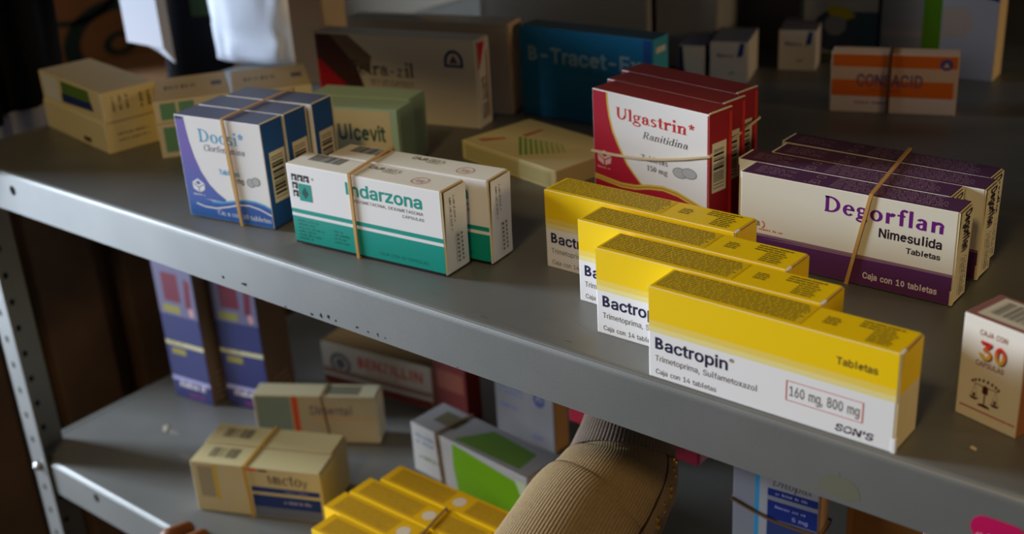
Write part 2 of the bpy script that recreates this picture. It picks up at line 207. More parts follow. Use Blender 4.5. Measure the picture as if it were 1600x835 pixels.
174: [463,[231,115,191,119,153,131,119,150,89,174,64,204,46,239,34,276,30,317,34,357,46,395,64,429,89,459,119,484,153,503,191,515,231,519,272,515,310,503,344,484,374,459,399,429,418,395,429,357,433,317,429,277,418,239,399,204,374,174,344,150,310,131,272,119],[231,169,270,174,306,189,336,212,359,243,374,278,379,317,374,356,359,391,336,421,306,444,270,459,231,464,193,459,157,444,127,421,104,391,89,356,84,317,89,278,104,243,127,212,157,189,193,174],[271,223,223,315,275,315,323,223],[158,223,158,412,253,412,266,410,280,405,293,396,304,385,312,369,314,350,312,331,304,314,293,301,279,292,264,286,250,284,182,284,182,322,239,322,247,323,255,329,261,338,264,350,261,362,255,369,239,375,206,375,206,223]],
193: [480,[12,-3,199,512,278,512,467,-3,393,-3,284,302,261,371,228,481,249,481,216,370,193,302,87,-3],[107,139,107,202,373,202,373,139],[208,555,259,662,334,662,265,555]]}
GLYPH_HEAVY = {
39: [206,[59,298,50,529,156,529,148,298]],
45: [453,[357,264,357,168,94,168,94,264]],
48: [453,[407,254,396,343,364,422,317,480,258,512,195,512,137,480,89,422,57,343,47,254,57,164,89,85,136,27,195,-4,258,-4,317,27,364,85,396,164],[292,200,280,152,262,117,239,98,214,98,191,117,173,152,161,200,157,254,161,307,173,355,192,390,214,409,239,409,262,390,280,355,292,307,297,254]],
49: [453,[56,-20,56,75,411,75,411,-20],[296,529,296,-20,192,-20,192,428,216,428,66,318,66,437,192,529]],
50: [453,[44,-20,44,55,219,242,267,295,282,316,292,335,298,352,300,371,298,392,290,408,279,421,264,431,246,437,224,439,201,437,182,430,167,419,157,404,150,385,145,342,43,342,51,410,69,453,97,488,134,514,177,530,225,536,273,530,315,514,351,489,378,456,395,416,401,373,398,341,390,311,374,280,352,246,282,166,173,52,173,77,409,77,409,-20]],
51: [453,[218,-27,169,-22,125,-9,85,14,54,45,33,85,19,152,125,152,134,115,142,100,155,87,173,78,194,72,218,70,244,72,267,79,285,90,298,104,306,122,309,145,306,167,299,186,285,202,266,215,238,224,200,228,137,228,137,307,268,456,268,432,50,432,50,529,392,529,392,453,191,225,191,309,267,308,317,294,357,268,388,233,407,191,413,145,407,97,387,55,357,20,318,-6,271,-22]],
53: [453,[221,-27,174,-22,131,-7,95,17,66,49,47,87,36,150,138,150,146,116,154,101,166,88,182,78,200,72,221,70,245,73,266,82,283,96,296,114,305,136,308,162,305,189,296,211,282,230,264,245,243,254,217,257,196,255,174,249,155,241,134,225,45,235,78,529,386,529,386,432,168,432,156,321,130,321,145,332,171,344,199,351,230,354,267,350,302,339,333,322,360,299,381,271,398,238,408,202,411,163,405,112,386,66,357,27,319,-2,273,-21]],
65: [480,[-12,-20,187,529,290,529,492,-20,381,-20,268,296,245,366,205,498,272,498,232,365,209,296,99,-20],[90,122,90,219,390,219,390,122]],
66: [456,[40,-20,40,529,242,529,294,524,338,509,373,484,398,452,413,415,418,374,415,340,405,311,388,287,368,270,345,257,335,253,335,278,346,276,374,262,400,241,420,213,434,177,438,136,433,95,418,56,391,24,353,0,305,-15,247,-20],[145,77,244,77,290,82,317,96,330,114,335,137,333,156,325,173,313,188,296,200,275,208,247,211,145,211],[145,305,237,305,260,308,279,314,295,324,306,337,313,353,316,372,311,395,299,414,276,427,239,432,145,432]],
67: [510,[267,-27,200,-18,140,8,89,50,52,106,28,175,20,254,28,333,52,402,89,459,140,501,200,527,267,536,308,533,347,523,382,508,415,487,442,460,465,429,482,392,499,328,394,328,382,365,373,384,360,399,345,412,328,422,310,430,289,434,268,436,229,430,194,415,166,390,143,355,129,310,124,254,129,198,143,153,166,118,195,93,229,78,268,73,289,75,309,79,328,87,345,97,360,110,373,125,382,144,394,180,499,180,482,117,465,81,443,49,415,22,383,1,347,-14,308,-24]],
68: [502,[220,-20,76,-20,76,77,214,77,267,83,308,98,339,123,361,158,374,202,379,255,374,308,361,352,339,386,309,411,270,426,220,432,73,432,73,529,226,529,299,521,363,496,414,455,451,400,474,333,482,255,474,177,451,110,413,54,361,13,295,-12],[145,529,145,-20,40,-20,40,529]],
69: [419,[40,-20,40,529,392,529,392,432,145,432,145,306,375,306,375,209,145,209,145,77,395,77,395,-20]],
72: [517,[40,-20,40,529,145,529,145,309,372,309,372,529,477,529,477,-20,372,-20,372,212,145,212,145,-20]],
73: [280,[90,0,200,0,200,530,90,530]],
74: [396,[185,-27,117,-16,61,18,25,73,13,144,13,193,118,193,118,147,123,111,136,88,157,75,185,70,213,75,233,88,247,111,252,147,252,529,356,529,356,144,345,73,308,18,253,-16]],
76: [393,[40,-20,40,529,145,529,145,77,381,77,381,-20]],
77: [628,[40,-20,40,529,165,529,296,194,306,165,318,129,331,90,348,29,280,29,299,89,311,127,323,165,334,194,463,529,588,529,588,-20,484,-20,484,291,484,327,485,369,486,414,487,477,540,477,517,403,501,356,486,315,474,284,355,-20,273,-20,152,284,140,314,126,354,110,401,84,477,138,477,140,416,141,372,142,329,142,291,142,-20]],
78: [523,[40,-20,40,529,147,529,360,193,380,161,405,116,444,39,387,31,381,107,379,157,379,195,379,529,483,529,483,-20,376,-20,185,280,160,320,131,371,76,468,138,477,142,385,144,328,145,291,145,-20]],
79: [533,[267,-27,200,-18,140,8,90,50,52,106,28,175,20,254,28,333,52,402,90,459,140,501,200,527,267,536,334,527,394,501,444,458,482,402,505,333,513,254,505,175,482,106,444,50,394,8,334,-18],[267,73,305,78,339,93,367,118,390,153,405,198,410,254,405,310,390,356,367,391,339,416,305,431,267,436,229,431,195,415,166,391,143,356,129,310,124,254,129,198,143,153,166,118,195,93,229,78]],
80: [445,[40,-20,40,529,236,529,293,523,342,505,380,476,408,439,424,396,429,348,424,300,408,256,380,218,342,190,293,171,236,166,89,166,89,262,232,262,264,265,287,274,304,286,315,303,322,323,324,348,322,372,315,392,304,408,287,421,264,429,231,432,145,432,145,-20]],
81: [533,[205,179,323,179,385,97,400,77,508,-68,391,-68,329,15,315,34],[267,-27,200,-18,140,8,90,50,52,106,28,175,20,254,28,333,52,402,90,459,140,501,200,527,267,536,334,527,394,501,444,458,482,402,505,333,513,254,505,175,482,106,444,50,394,8,334,-18],[267,73,305,78,339,93,367,118,390,153,405,198,410,254,405,310,390,356,367,391,339,416,305,431,267,436,229,431,195,415,166,391,143,356,129,310,124,254,129,198,143,153,166,118,195,93,229,78]],
82: [449,[40,-20,40,529,237,529,294,523,342,507,381,479,408,443,424,400,429,352,424,304,408,262,380,226,342,199,293,183,237,178,76,178,76,275,233,275,266,278,289,285,305,296,316,310,323,329,325,352,323,376,316,395,305,410,289,421,265,429,232,432,145,432,145,-20],[341,-20,197,249,315,249,461,-20]],
83: [447,[224,-29,168,-24,119,-9,79,15,47,49,27,89,14,157,121,157,129,117,139,101,154,87,174,78,197,71,224,69,253,72,278,79,299,90,313,104,322,120,325,139,323,155,316,166,305,177,288,186,239,203,177,220,118,243,72,275,42,318,32,372,38,419,58,459,89,492,129,516,176,531,227,536,279,531,325,516,363,492,394,460,413,422,425,358,323,358,309,401,290,421,262,434,225,438,198,436,175,429,158,419,145,406,138,392,135,376,138,359,146,347,160,336,177,327,218,312,270,298,319,282,346,270,371,254,394,233,412,207,424,176,428,138,422,93,403,52,373,18,332,-8,282,-24]],
84: [449,[12,432,12,529,437,529,437,432,277,432,277,-20,173,-20,173,432]],
85: [517,[259,-28,198,-22,145,-3,100,29,67,70,47,118,40,172,40,529,144,529,144,179,148,149,158,123,175,102,197,86,225,75,259,72,293,75,321,86,343,102,359,123,369,149,373,179,373,529,477,529,477,172,471,118,450,70,417,29,373,-3,320,-22]],
87: [686,[140,-20,-10,529,98,529,183,201,195,150,206,98,221,20,165,20,180,98,192,150,205,201,291,529,395,529,481,201,494,150,506,98,522,20,464,20,479,98,491,150,503,201,588,529,696,529,545,-20,440,-20,348,318,332,387,312,495,374,495,355,391,337,318,246,-20]],
88: [474,[-20,-20,201,296,237,236,-9,529,115,529,194,412,221,372,241,339,277,272,199,272,235,339,255,372,282,412,363,529,484,529,275,228,239,287,494,-20,371,-20,276,118,252,154,232,185,197,251,278,251,243,186,223,155,198,118,102,-20]],
97: [389,[160,-29,121,-25,86,-13,55,6,31,34,15,68,10,108,14,143,26,171,44,194,67,210,93,222,121,230,175,240,231,246,247,249,254,252,255,253,256,257,256,256,254,274,249,287,242,297,231,304,216,309,196,311,174,309,157,304,143,296,132,287,124,277,110,250,12,279,40,334,65,361,95,381,127,395,160,402,194,405,243,399,270,391,297,377,321,357,340,330,353,294,357,252,357,-20,257,-20,257,32,282,32,266,11,247,-5,223,-18,194,-26],[170,65,197,68,218,76,234,88,246,103,253,120,256,139,256,158,266,163,235,156,203,151,179,148,141,140,128,133,119,126,114,118,112,105,114,93,118,84,126,77,137,71,152,67]],
98: [424,[230,-28,193,-25,164,-14,140,1,122,18,108,39,132,39,132,-20,33,-20,33,529,134,529,134,339,108,339,122,359,139,376,163,391,192,401,230,405,279,398,324,377,361,345,388,301,405,249,410,189,405,129,388,76,361,32,324,-1,280,-22],[220,67,246,71,267,82,284,99,297,124,305,154,308,189,305,224,297,254,285,278,268,295,247,306,220,310,194,306,173,296,156,279,144,255,136,225,133,189,136,153,144,122,157,98,174,81,194,71]],
99: [396,[207,-28,153,-22,106,-1,67,32,38,76,20,128,14,187,20,247,38,300,67,344,106,377,153,398,207,405,237,402,266,396,292,386,316,372,338,355,356,334,371,309,388,263,292,238,274,278,258,294,236,306,207,310,179,306,157,294,140,276,127,251,119,221,116,187,119,154,127,125,140,100,157,82,179,71,207,67,236,71,258,82,275,100,293,141,389,116,372,69,358,45,339,23,318,5,293,-9,266,-20,238,-26]],
100: [424,[195,-28,145,-22,100,-1,64,32,36,76,20,129,14,189,20,249,37,301,64,345,101,377,145,398,195,405,232,401,262,391,285,376,303,359,317,339,291,339,291,529,392,529,392,-20,293,-20,293,39,317,39,302,18,284,1,261,-14,231,-25],[205,67,230,71,251,81,268,98,281,122,289,153,292,189,289,225,281,255,268,279,252,296,231,306,205,310,178,306,157,295,140,278,127,254,119,224,116,189,119,154,127,124,140,100,157,82,178,71]],
101: [404,[212,-28,155,-22,106,-1,67,32,38,76,20,128,14,187,20,246,37,298,66,343,104,376,151,398,205,405,239,402,273,393,304,378,333,355,358,326,376,289,387,245,391,195,391,149,55,149,55,241,338,241,293,167,287,234,279,261,267,282,251,297,231,307,205,310,179,307,157,297,140,281,127,261,119,237,116,210,116,178,119,143,129,115,143,94,161,79,184,69,213,66,231,68,247,72,260,78,271,87,280,98,294,129,393,105,371,53,350,25,322,3,290,-14,253,-25]],
102: [254,[248,399,248,307,-14,307,-14,399],[61,-20,61,433,65,467,79,497,100,521,127,537,156,547,187,550,226,547,268,535,241,444,211,452,195,454,178,451,169,446,164,436,162,417,162,-20]],
103: [425,[207,-171,165,-168,127,-159,95,-144,69,-125,48,-103,22,-62,106,-15,136,-52,147,-62,162,-70,181,-75,206,-77,243,-72,269,-59,285,-38,291,-4,291,48,316,48,302,28,284,12,261,-3,231,-12,195,-15,146,-9,102,9,65,40,37,81,20,132,14,191,20,250,37,302,64,345,101,377,146,398,196,405,232,401,262,391,286,376,303,359,318,339,293,339,293,399,392,399,392,-10,386,-59,367,-101,337,-133,298,-155,254,-167],[205,79,231,83,252,92,269,107,281,129,290,157,292,193,290,227,281,256,269,279,252,296,231,306,205,310,178,306,157,295,140,278,127,255,119,226,116,193,119,159,127,130,140,108,157,93,178,83]],
104: [410,[134,226,134,-20,33,-20,33,529,134,529,134,267,71,267,107,344,140,379,181,398,227,405,268,400,305,386,336,363,359,330,373,289,377,241,377,-20,276,-20,276,234,271,268,258,290,238,304,209,309,189,307,171,300,156,289,144,273,136,253]],
105: [167,[33,-20,33,399,134,399,134,-20],[84,422,60,427,40,440,26,459,21,483,26,507,40,527,60,540,84,544,108,540,128,527,142,507,147,483,142,459,128,440,108,427]],
106: [167,[33,399,134,399,134,-31,131,-67,120,-99,101,-127,74,-147,42,-159,5,-163,-30,-163,-30,-67,0,-67,17,-64,25,-58,30,-48,33,-28],[83,422,60,427,39,440,25,459,21,483,25,507,39,527,60,540,83,544,107,540,128,527,142,507,146,483,142,459,128,440,107,427]],
107: [381,[90,91,90,232,112,232,276,399,408,399,192,179,185,179],[33,-20,33,529,134,529,134,-20],[284,-20,121,187,193,259,413,-20]],
108: [280,[90,0,200,0,200,550,90,550]],
109: [610,[33,-20,33,399,132,399,132,275,79,275,100,332,117,359,139,380,164,394,191,403,220,406,265,399,301,376,327,341,349,275,284,275,304,330,322,356,345,378,373,393,403,403,437,406,473,402,507,390,536,368,558,338,572,300,577,256,577,-20,476,-20,476,252,471,281,459,297,441,307,418,310,400,308,384,302,372,293,363,281,357,265,355,246,355,-20,254,-20,254,258,250,281,239,296,222,307,199,310,183,308,167,302,154,293,143,279,136,261,134,237,134,-20]],
110: [410,[134,226,134,-20,33,-20,33,399,132,399,132,267,71,267,107,344,140,379,181,398,227,405,268,400,305,386,335,363,359,330,373,289,377,241,377,-20,276,-20,276,234,271,268,258,290,238,304,209,309,189,307,171,300,156,289,144,273,136,253]],
111: [415,[207,-28,153,-22,106,-1,67,32,38,76,20,128,14,187,20,247,38,300,67,344,106,377,153,398,207,405,262,398,309,377,348,344,377,300,395,247,401,187,395,128,377,76,348,32,309,-1,262,-22],[207,67,236,71,258,82,275,100,288,125,296,154,299,187,296,221,288,251,275,276,258,294,236,306,207,310,179,306,157,294,140,276,127,251,119,221,116,187,119,154,127,125,140,100,157,82,179,71]],
112: [424,[33,-163,33,399,132,399,132,339,108,339,122,359,139,376,163,391,192,401,230,405,279,398,324,377,361,345,388,301,405,249,410,189,405,129,388,76,361,32,324,-1,280,-22,230,-28,193,-25,164,-14,140,1,123,18,108,39,134,39,134,-163],[220,67,246,71,267,82,284,99,297,124,305,154,308,189,305,224,297,254,285,278,268,295,247,306,220,310,194,306,173,296,156,279,144,255,136,225,133,189,136,153,144,122,157,98,174,81,194,71]],
114: [259,[33,-20,33,399,132,399,132,341,104,341,114,359,141,384,175,400,212,405,230,404,263,403,263,299,228,304,207,306,186,303,168,297,154,287,143,273,136,257,134,236,134,-20]],
115: [365,[182,-28,142,-25,105,-15,73,1,46,25,27,55,10,109,106,130,122,91,136,77,155,69,181,66,211,69,233,79,244,91,247,104,246,113,240,121,228,129,207,136,144,151,95,168,58,194,34,230,27,274,32,311,49,343,74,370,107,389,145,401,187,405,227,401,262,391,291,374,314,352,332,325,351,275,257,254,241,287,230,300,213,309,187,312,162,309,143,300,132,289,129,277,131,267,137,259,152,250,177,242,235,229,284,212,321,186,344,150,351,107,346,69,329,35,302,8,268,-12,227,-24]],
116: [227,[224,399,224,307,-14,307,-14,399],[45,491,146,491,146,99,148,82,151,75,157,72,171,70,183,71,217,76,237,-14,195,-23,167,-24,118,-17,78,6,53,44,45,91]],
117: [410,[183,-25,142,-21,105,-7,74,17,51,50,37,91,33,138,33,399,134,399,134,146,139,111,152,89,172,75,201,70,221,73,239,80,254,91,266,106,273,127,276,154,276,399,377,399,377,-20,278,-20,278,112,339,112,303,35,269,0,228,-19]],
118: [389,[149,-20,-12,399,98,399,184,161,206,93,232,1,158,1,184,93,205,161,291,399,401,399,240,-20]],
119: [567,[123,-20,-4,399,102,399,153,219,173,141,200,21,140,21,166,139,187,219,237,399,332,399,381,219,401,140,427,21,366,21,394,140,414,219,465,399,572,399,444,-20,353,-20,300,166,285,220,271,275,251,358,316,358,296,276,282,220,267,166,214,-20]],
120: [379,[-17,-20,155,230,191,171,-9,399,111,399,164,316,196,264,242,186,141,186,185,263,216,316,271,399,389,399,225,157,189,214,396,-20,276,-20,214,75,183,126,138,202,239,202,196,126,165,75,102,-20]],
121: [389,[23,-153,47,-63,74,-68,89,-70,100,-69,108,-66,115,-60,124,-48,132,-28,141,-2,-12,399,98,399,184,161,206,92,232,1,157,1,183,93,205,161,291,399,401,399,223,-66,209,-95,192,-120,171,-140,148,-154,121,-162,92,-165,61,-163]],
122: [380,[22,-20,22,53,234,326,234,303,28,303,28,399,353,399,353,324,146,53,146,76,359,76,359,-20]]}
TESS = {}
def earclip(P, holes):
    ar = lambda q: sum(q[i-1][0]*q[i][1]-q[i][0]*q[i-1][1] for i in range(len(q)))
    cr = lambda a, b, c: (b[0]-a[0])*(c[1]-a[1])-(b[1]-a[1])*(c[0]-a[0])
    if ar(P) < 0: P = P[::-1]
    for hq in sorted(holes, key=lambda q: -max(p[0] for p in q)):
        if ar(hq) > 0: hq = hq[::-1]
        best = None
        for i, p in enumerate(P):
            for j, q in enumerate(hq):
                d = (p[0]-q[0])**2+(p[1]-q[1])**2
                if best is None or d < best[0]: best = (d, i, j)
        _, i, j = best; P = P[:i+1]+hq[j:]+hq[:j+1]+P[i:]
    P = list(P); T = []; guard = 0
    while len(P) > 3 and guard < 4000:
        n = len(P); done = False
        for i in range(n):
            a, b, c = P[i-1], P[i], P[(i+1) % n]; guard += 1
            if cr(a, b, c) <= 1e-9: 
                if abs(cr(a, b, c)) <= 1e-9: P.pop(i); done = True; break
                continue
            if any(q not in (a, b, c) and cr(a, b, q) > -1e-9 and cr(b, c, q) > -1e-9 and cr(c, a, q) > -1e-9 for q in P): continue
            T.append([a, b, c]); P.pop(i); done = True; break
        if not done: break
    if len(P) == 3: T.append(P)
    return T
def sans(sx, bold=0.0):
    out = []; x = 0
    for ch in sx:
        if ch == ' ': x += .27; continue
        k = (ch, bool(bold)); W = .112 if bold else .066
        if ch in 'Bex':
            if ch == 'e': out += [[(a+x, b) for a, b in q] for q in ring(.215, .193, .19, .205, W, W*.92, 0, 322, 22)+bar(.05, .165, .40, .165+W*.85)]; x += .43; continue
            if ch == 'B':
                hb = W*.92; q_ = bar(.06, 0, .06+W, .53)+ring(.215, .53-.145, .165, .145, W, hb, -90, 90)+ring(.225, .153, .19, .153, W, hb, -90, 90)+bar(.06, 0, .23, hb)+bar(.06, .53-hb, .22, .53)+bar(.06, .306-hb, .23, .306)
                out += [[(a+x, b) for a, b in q] for q in q_]; x += .46; continue
            out += [[(a+x, b) for a, b in q] for q in diag(.055+W*.1, 0, .355-W*.1, .395, W*1.25)+diag(.355-W*.1, 0, .055+W*.1, .395, W*1.25)]; x += .41; continue
        if k not in TESS:
            G = GLYPH_HEAVY if bold and ord(ch) in GLYPH_HEAVY else GLYPH_LIGHT
            g = G[ord(ch)]; L = [[Vector((q[i]/1000, q[i+1]/1000, 0)) for i in range(0, len(q), 2)] for q in g[1:]]
            ar = lambda q: sum(q[i-1].x*q[i].y-q[i].x*q[i-1].y for i in range(len(q)))
            sg = ar(max(L, key=lambda q: abs(ar(q)))) > 0; T = []
            def inside(p, q):
                c = False
                for i in range(len(q)):
                    a, b = q[i-1], q[i]
                    if (a.y > p.y) != (b.y > p.y) and p.x < (b.x-a.x)*(p.y-a.y)/(b.y-a.y)+a.x: c = not c
                return c
            for q in L:
                if (ar(q) > 0) != sg: continue
                grp = [q]+[hq for hq in L if (ar(hq) > 0) != sg and inside(hq[0], q)]
                T += earclip([(v.x, v.y) for v in grp[0]], [[(v.x, v.y) for v in gq] for gq in grp[1:]])
            TESS[k] = (g[0]/1000, T)
        adv, T = TESS[k]
        out += [[(a+x, b) for a, b in t] for t in T]; x += adv
    return out
def bar(x0, y0, x1, y1): return [[(x0, y0), (x1, y0), (x1, y1), (x0, y1)]]
def ring(cx, cy, rx, ry, tx, ty, a0=0, a1=360, n=None):
    n = n or max(6, int(abs(a1-a0)/15)); out = []
    P = lambda a, k: (cx+(rx-k*tx)*math.cos(R(a)), cy+(ry-k*ty)*math.sin(R(a)))
    for i in range(n):
        a, b = a0+(a1-a0)*i/n, a0+(a1-a0)*(i+1)/n
        out.append([P(a, 1), P(a, 0), P(b, 0), P(b, 1)])
    return out
def diag(x0, y0, x1, y1, w): return [[(x0-w/2, y0), (x0+w/2, y0), (x1+w/2, y1), (x1-w/2, y1)]]
def dot(cx, cy, r): return [[(cx+r*math.cos(R(30*k)), cy+r*math.sin(R(30*k))) for k in range(12)]]
def glyph(ch, W, t, ser):
    X, K, A = .46, .68, .70
    e = .06 if ser else 0
    def stem(x, y0, y1, lo=True, hi='l'):
        o = bar(x, y0, x+W, y1)
        if ser and lo: o += bar(x-e, y0, x+W+e, y0+t*.8)
        if ser and hi == 'l': o += [[(x-e-.02, y1-t*1.6), (x+.01, y1-t*2.4), (x+.01, y1), ]]
        if ser and hi == 'b': o += bar(x-e, y1-t*.8, x+W+e, y1)
        return o
    x = .08
    if ch == 'i': return stem(x, 0, X)+dot(x+W/2, .63, W*.62), x*2+W
    if ch == 'l': return stem(x, 0, A), x*2+W
    if ch == 'n': return stem(x, 0, X)+ring(x+W+.11, .29, .15+W*.35, .18, W*.8, t*1.6, 0, 165)+stem(x+.26+W*.35-.02, 0, .30, True, ''), x*2+.28+W*1.3
    if ch == 'm':
        return stem(x, 0, X)+ring(x+W+.09, .29, .12+W*.35, .18, W*.8, t*1.6, 0, 165)+stem(x+.22+W*.3, 0, .30, True, '')+ring(x+W+.31+W*.3, .29, .12+W*.35, .18, W*.8, t*1.6, 0, 165)+stem(x+.44+W*.6, 0, .30, True, ''), x*2+.46+W*1.6
    if ch == 'r': return stem(x, 0, X)+ring(x+W+.11, .28, .15, .19, W*.7, t*2, 45, 165)+(dot(x+W+.18, .40, W*.55) if ser else []), x+W+.27
    if ch == 'o': return ring(.28, .23, .24, .24, W, t), .56
    if ch == 'c': return ring(.27, .23, .23, .24, W, t, 45, 318)+(dot(.40, .37, W*.55) if ser else []), .50
    if ch == 'e': return ring(.27, .23, .23, .24, W, t, 0, 320)+bar(.09, .22, .49, .22+t), .52
    if ch == 'd': return ring(.26, .23, .22, .24, W, t)+stem(.37, 0, A, False)+(bar(.4, 0, .37+W+e, t) if ser else []), .45+W+.04
    if ch == 'b': return stem(x, 0, A, False)+ring(x+W*.5+.19, .23, .22, .24, W, t), x+W*.5+.45
    if ch == 'a':
        return ring(.24, .32, .19, .15, W, t*1.2, 0, 160)+bar(.43-W, .06, .43, .32)+ring(.23, .14, .19, .145, W*.95, t, 70, 330)+bar(.25, .225, .40, .225+t)+(ring(.50, .08, .10, .08, t*1.2, t*1.2, 180, 290)+dot(.12, .34, W*.55) if ser else bar(.43-W, 0, .43, .1)), .52
    if ch == 's': return ring(.22, .335, .165, .13, W*.8, t*1.4, 25, 270)+ring(.22, .125, .175, .13, W*.8, t*1.4, -155, 90)+bar(.18, .2, .26, .2+t*1.6), .44
    if ch == 't': return bar(.11, .1, .11+W, .60)+bar(.02, X-t, .32, X)+ring(.25, .12, .14, .125, W*.8, t*1.3, 180, 320), .36
    if ch == 'f': return stem(.10, 0, .54, True, '')+ring(.27, .54, .17, .17, W*.8, t*1.4, 35, 180)+bar(.01, X-t, .30, X), .36
    if ch == 'g':
        if ser: return ring(.24, .31, .20, .155, W*.85, t)+bar(.38, .40, .53, .46)+diag(.13, .05, .14, .19, W*.6)+bar(.10, .02, .36, .1)+ring(.25, -.08, .25, .13, W*.6, t*1.2), .53
        return ring(.25, .32, .19, .145, W*.85, t)+bar(.36, .41, .52, .46)+diag(.14, .05, .15, .2, W*.55)+bar(.12, .03, .36, .11)+ring(.26, -.07, .22, .12, W*.6, t*1.2), .53
    if ch == 'p': return stem(x, -.22, X)+ring(x+W*.5+.19, .23, .22, .24, W, t), x+W*.5+.45
    if ch == 'U': return stem(.09, .24, K, False, 'b')+ring(.37, .25, .28, .265, W, t*1.4, 180, 360)+bar(.65-W*.55, .24, .65, K)+(bar(.53, K-t*.8, .74, K) if ser else []), .76
    if ch == 'D': return stem(.10, 0, K, True, 'b')+ring(.28, K/2, .40, K/2, W, t, -90, 90)+bar(.08, 0, .3, t)+bar(.08, K-t, .3, K), .74
    if ch == 'R': return stem(.10, 0, K, True, 'b')+ring(.33, .50, .22, .18, W, t, -90, 90)+bar(.1, K-t, .35, K)+bar(.1, .32, .35, .32+t)+diag(.58, 0, .34, .34, W), .68
    if ch == 'T': return stem(.32-W/2, 0, K, True, '')+bar(.03, K-t*1.2, .61, K)+(bar(.03, K-.18, .03+t, K)+bar(.61-t, K-.18, .61, K) if ser else []), .64
    if ch == 'C': return ring(.36, .34, .31, .35, W, t, 42, 318)+(bar(.57, .46, .57+t, K) if ser else []), .66
    if ch == '1': return stem(.20, 0, K, True, '')+diag(.1, .55, .24, .67, .1), .46
    if ch == '5': return bar(.1, .37, .1+t*1.4, K)+bar(.1, K-t*2.2, .42, K)+ring(.22, .21, .21, .215, W, t*1.3, -150, 120), .48
    if ch == '0': return ring(.25, .34, .21, .345, W, t), .5
    if ch == '*': return sum([[[(.22+.03*math.cos(a+1.57)+0*math.cos(a), .52+.03*math.sin(a+1.57)), (.22+.03*math.cos(a-1.57), .52+.03*math.sin(a-1.57)), (.22+.17*math.cos(a-.3), .52+.17*math.sin(a-.3)), (.22+.17*math.cos(a+.3), .52+.17*math.sin(a+.3))]] for a in [R(90+72*k) for k in range(5)]], []), .44
    if ch == ' ': return [], .26
    return sans(ch), .5
def drawn(sx, W=.13, t=.045, ser=True, ital=0):
    out = []; x = 0
    for ch in sx:
        g, adv = glyph(ch, W, t, ser)
        out += [[(a+x+b*ital, b) for a, b in p] for p in g]; x += adv
    return out

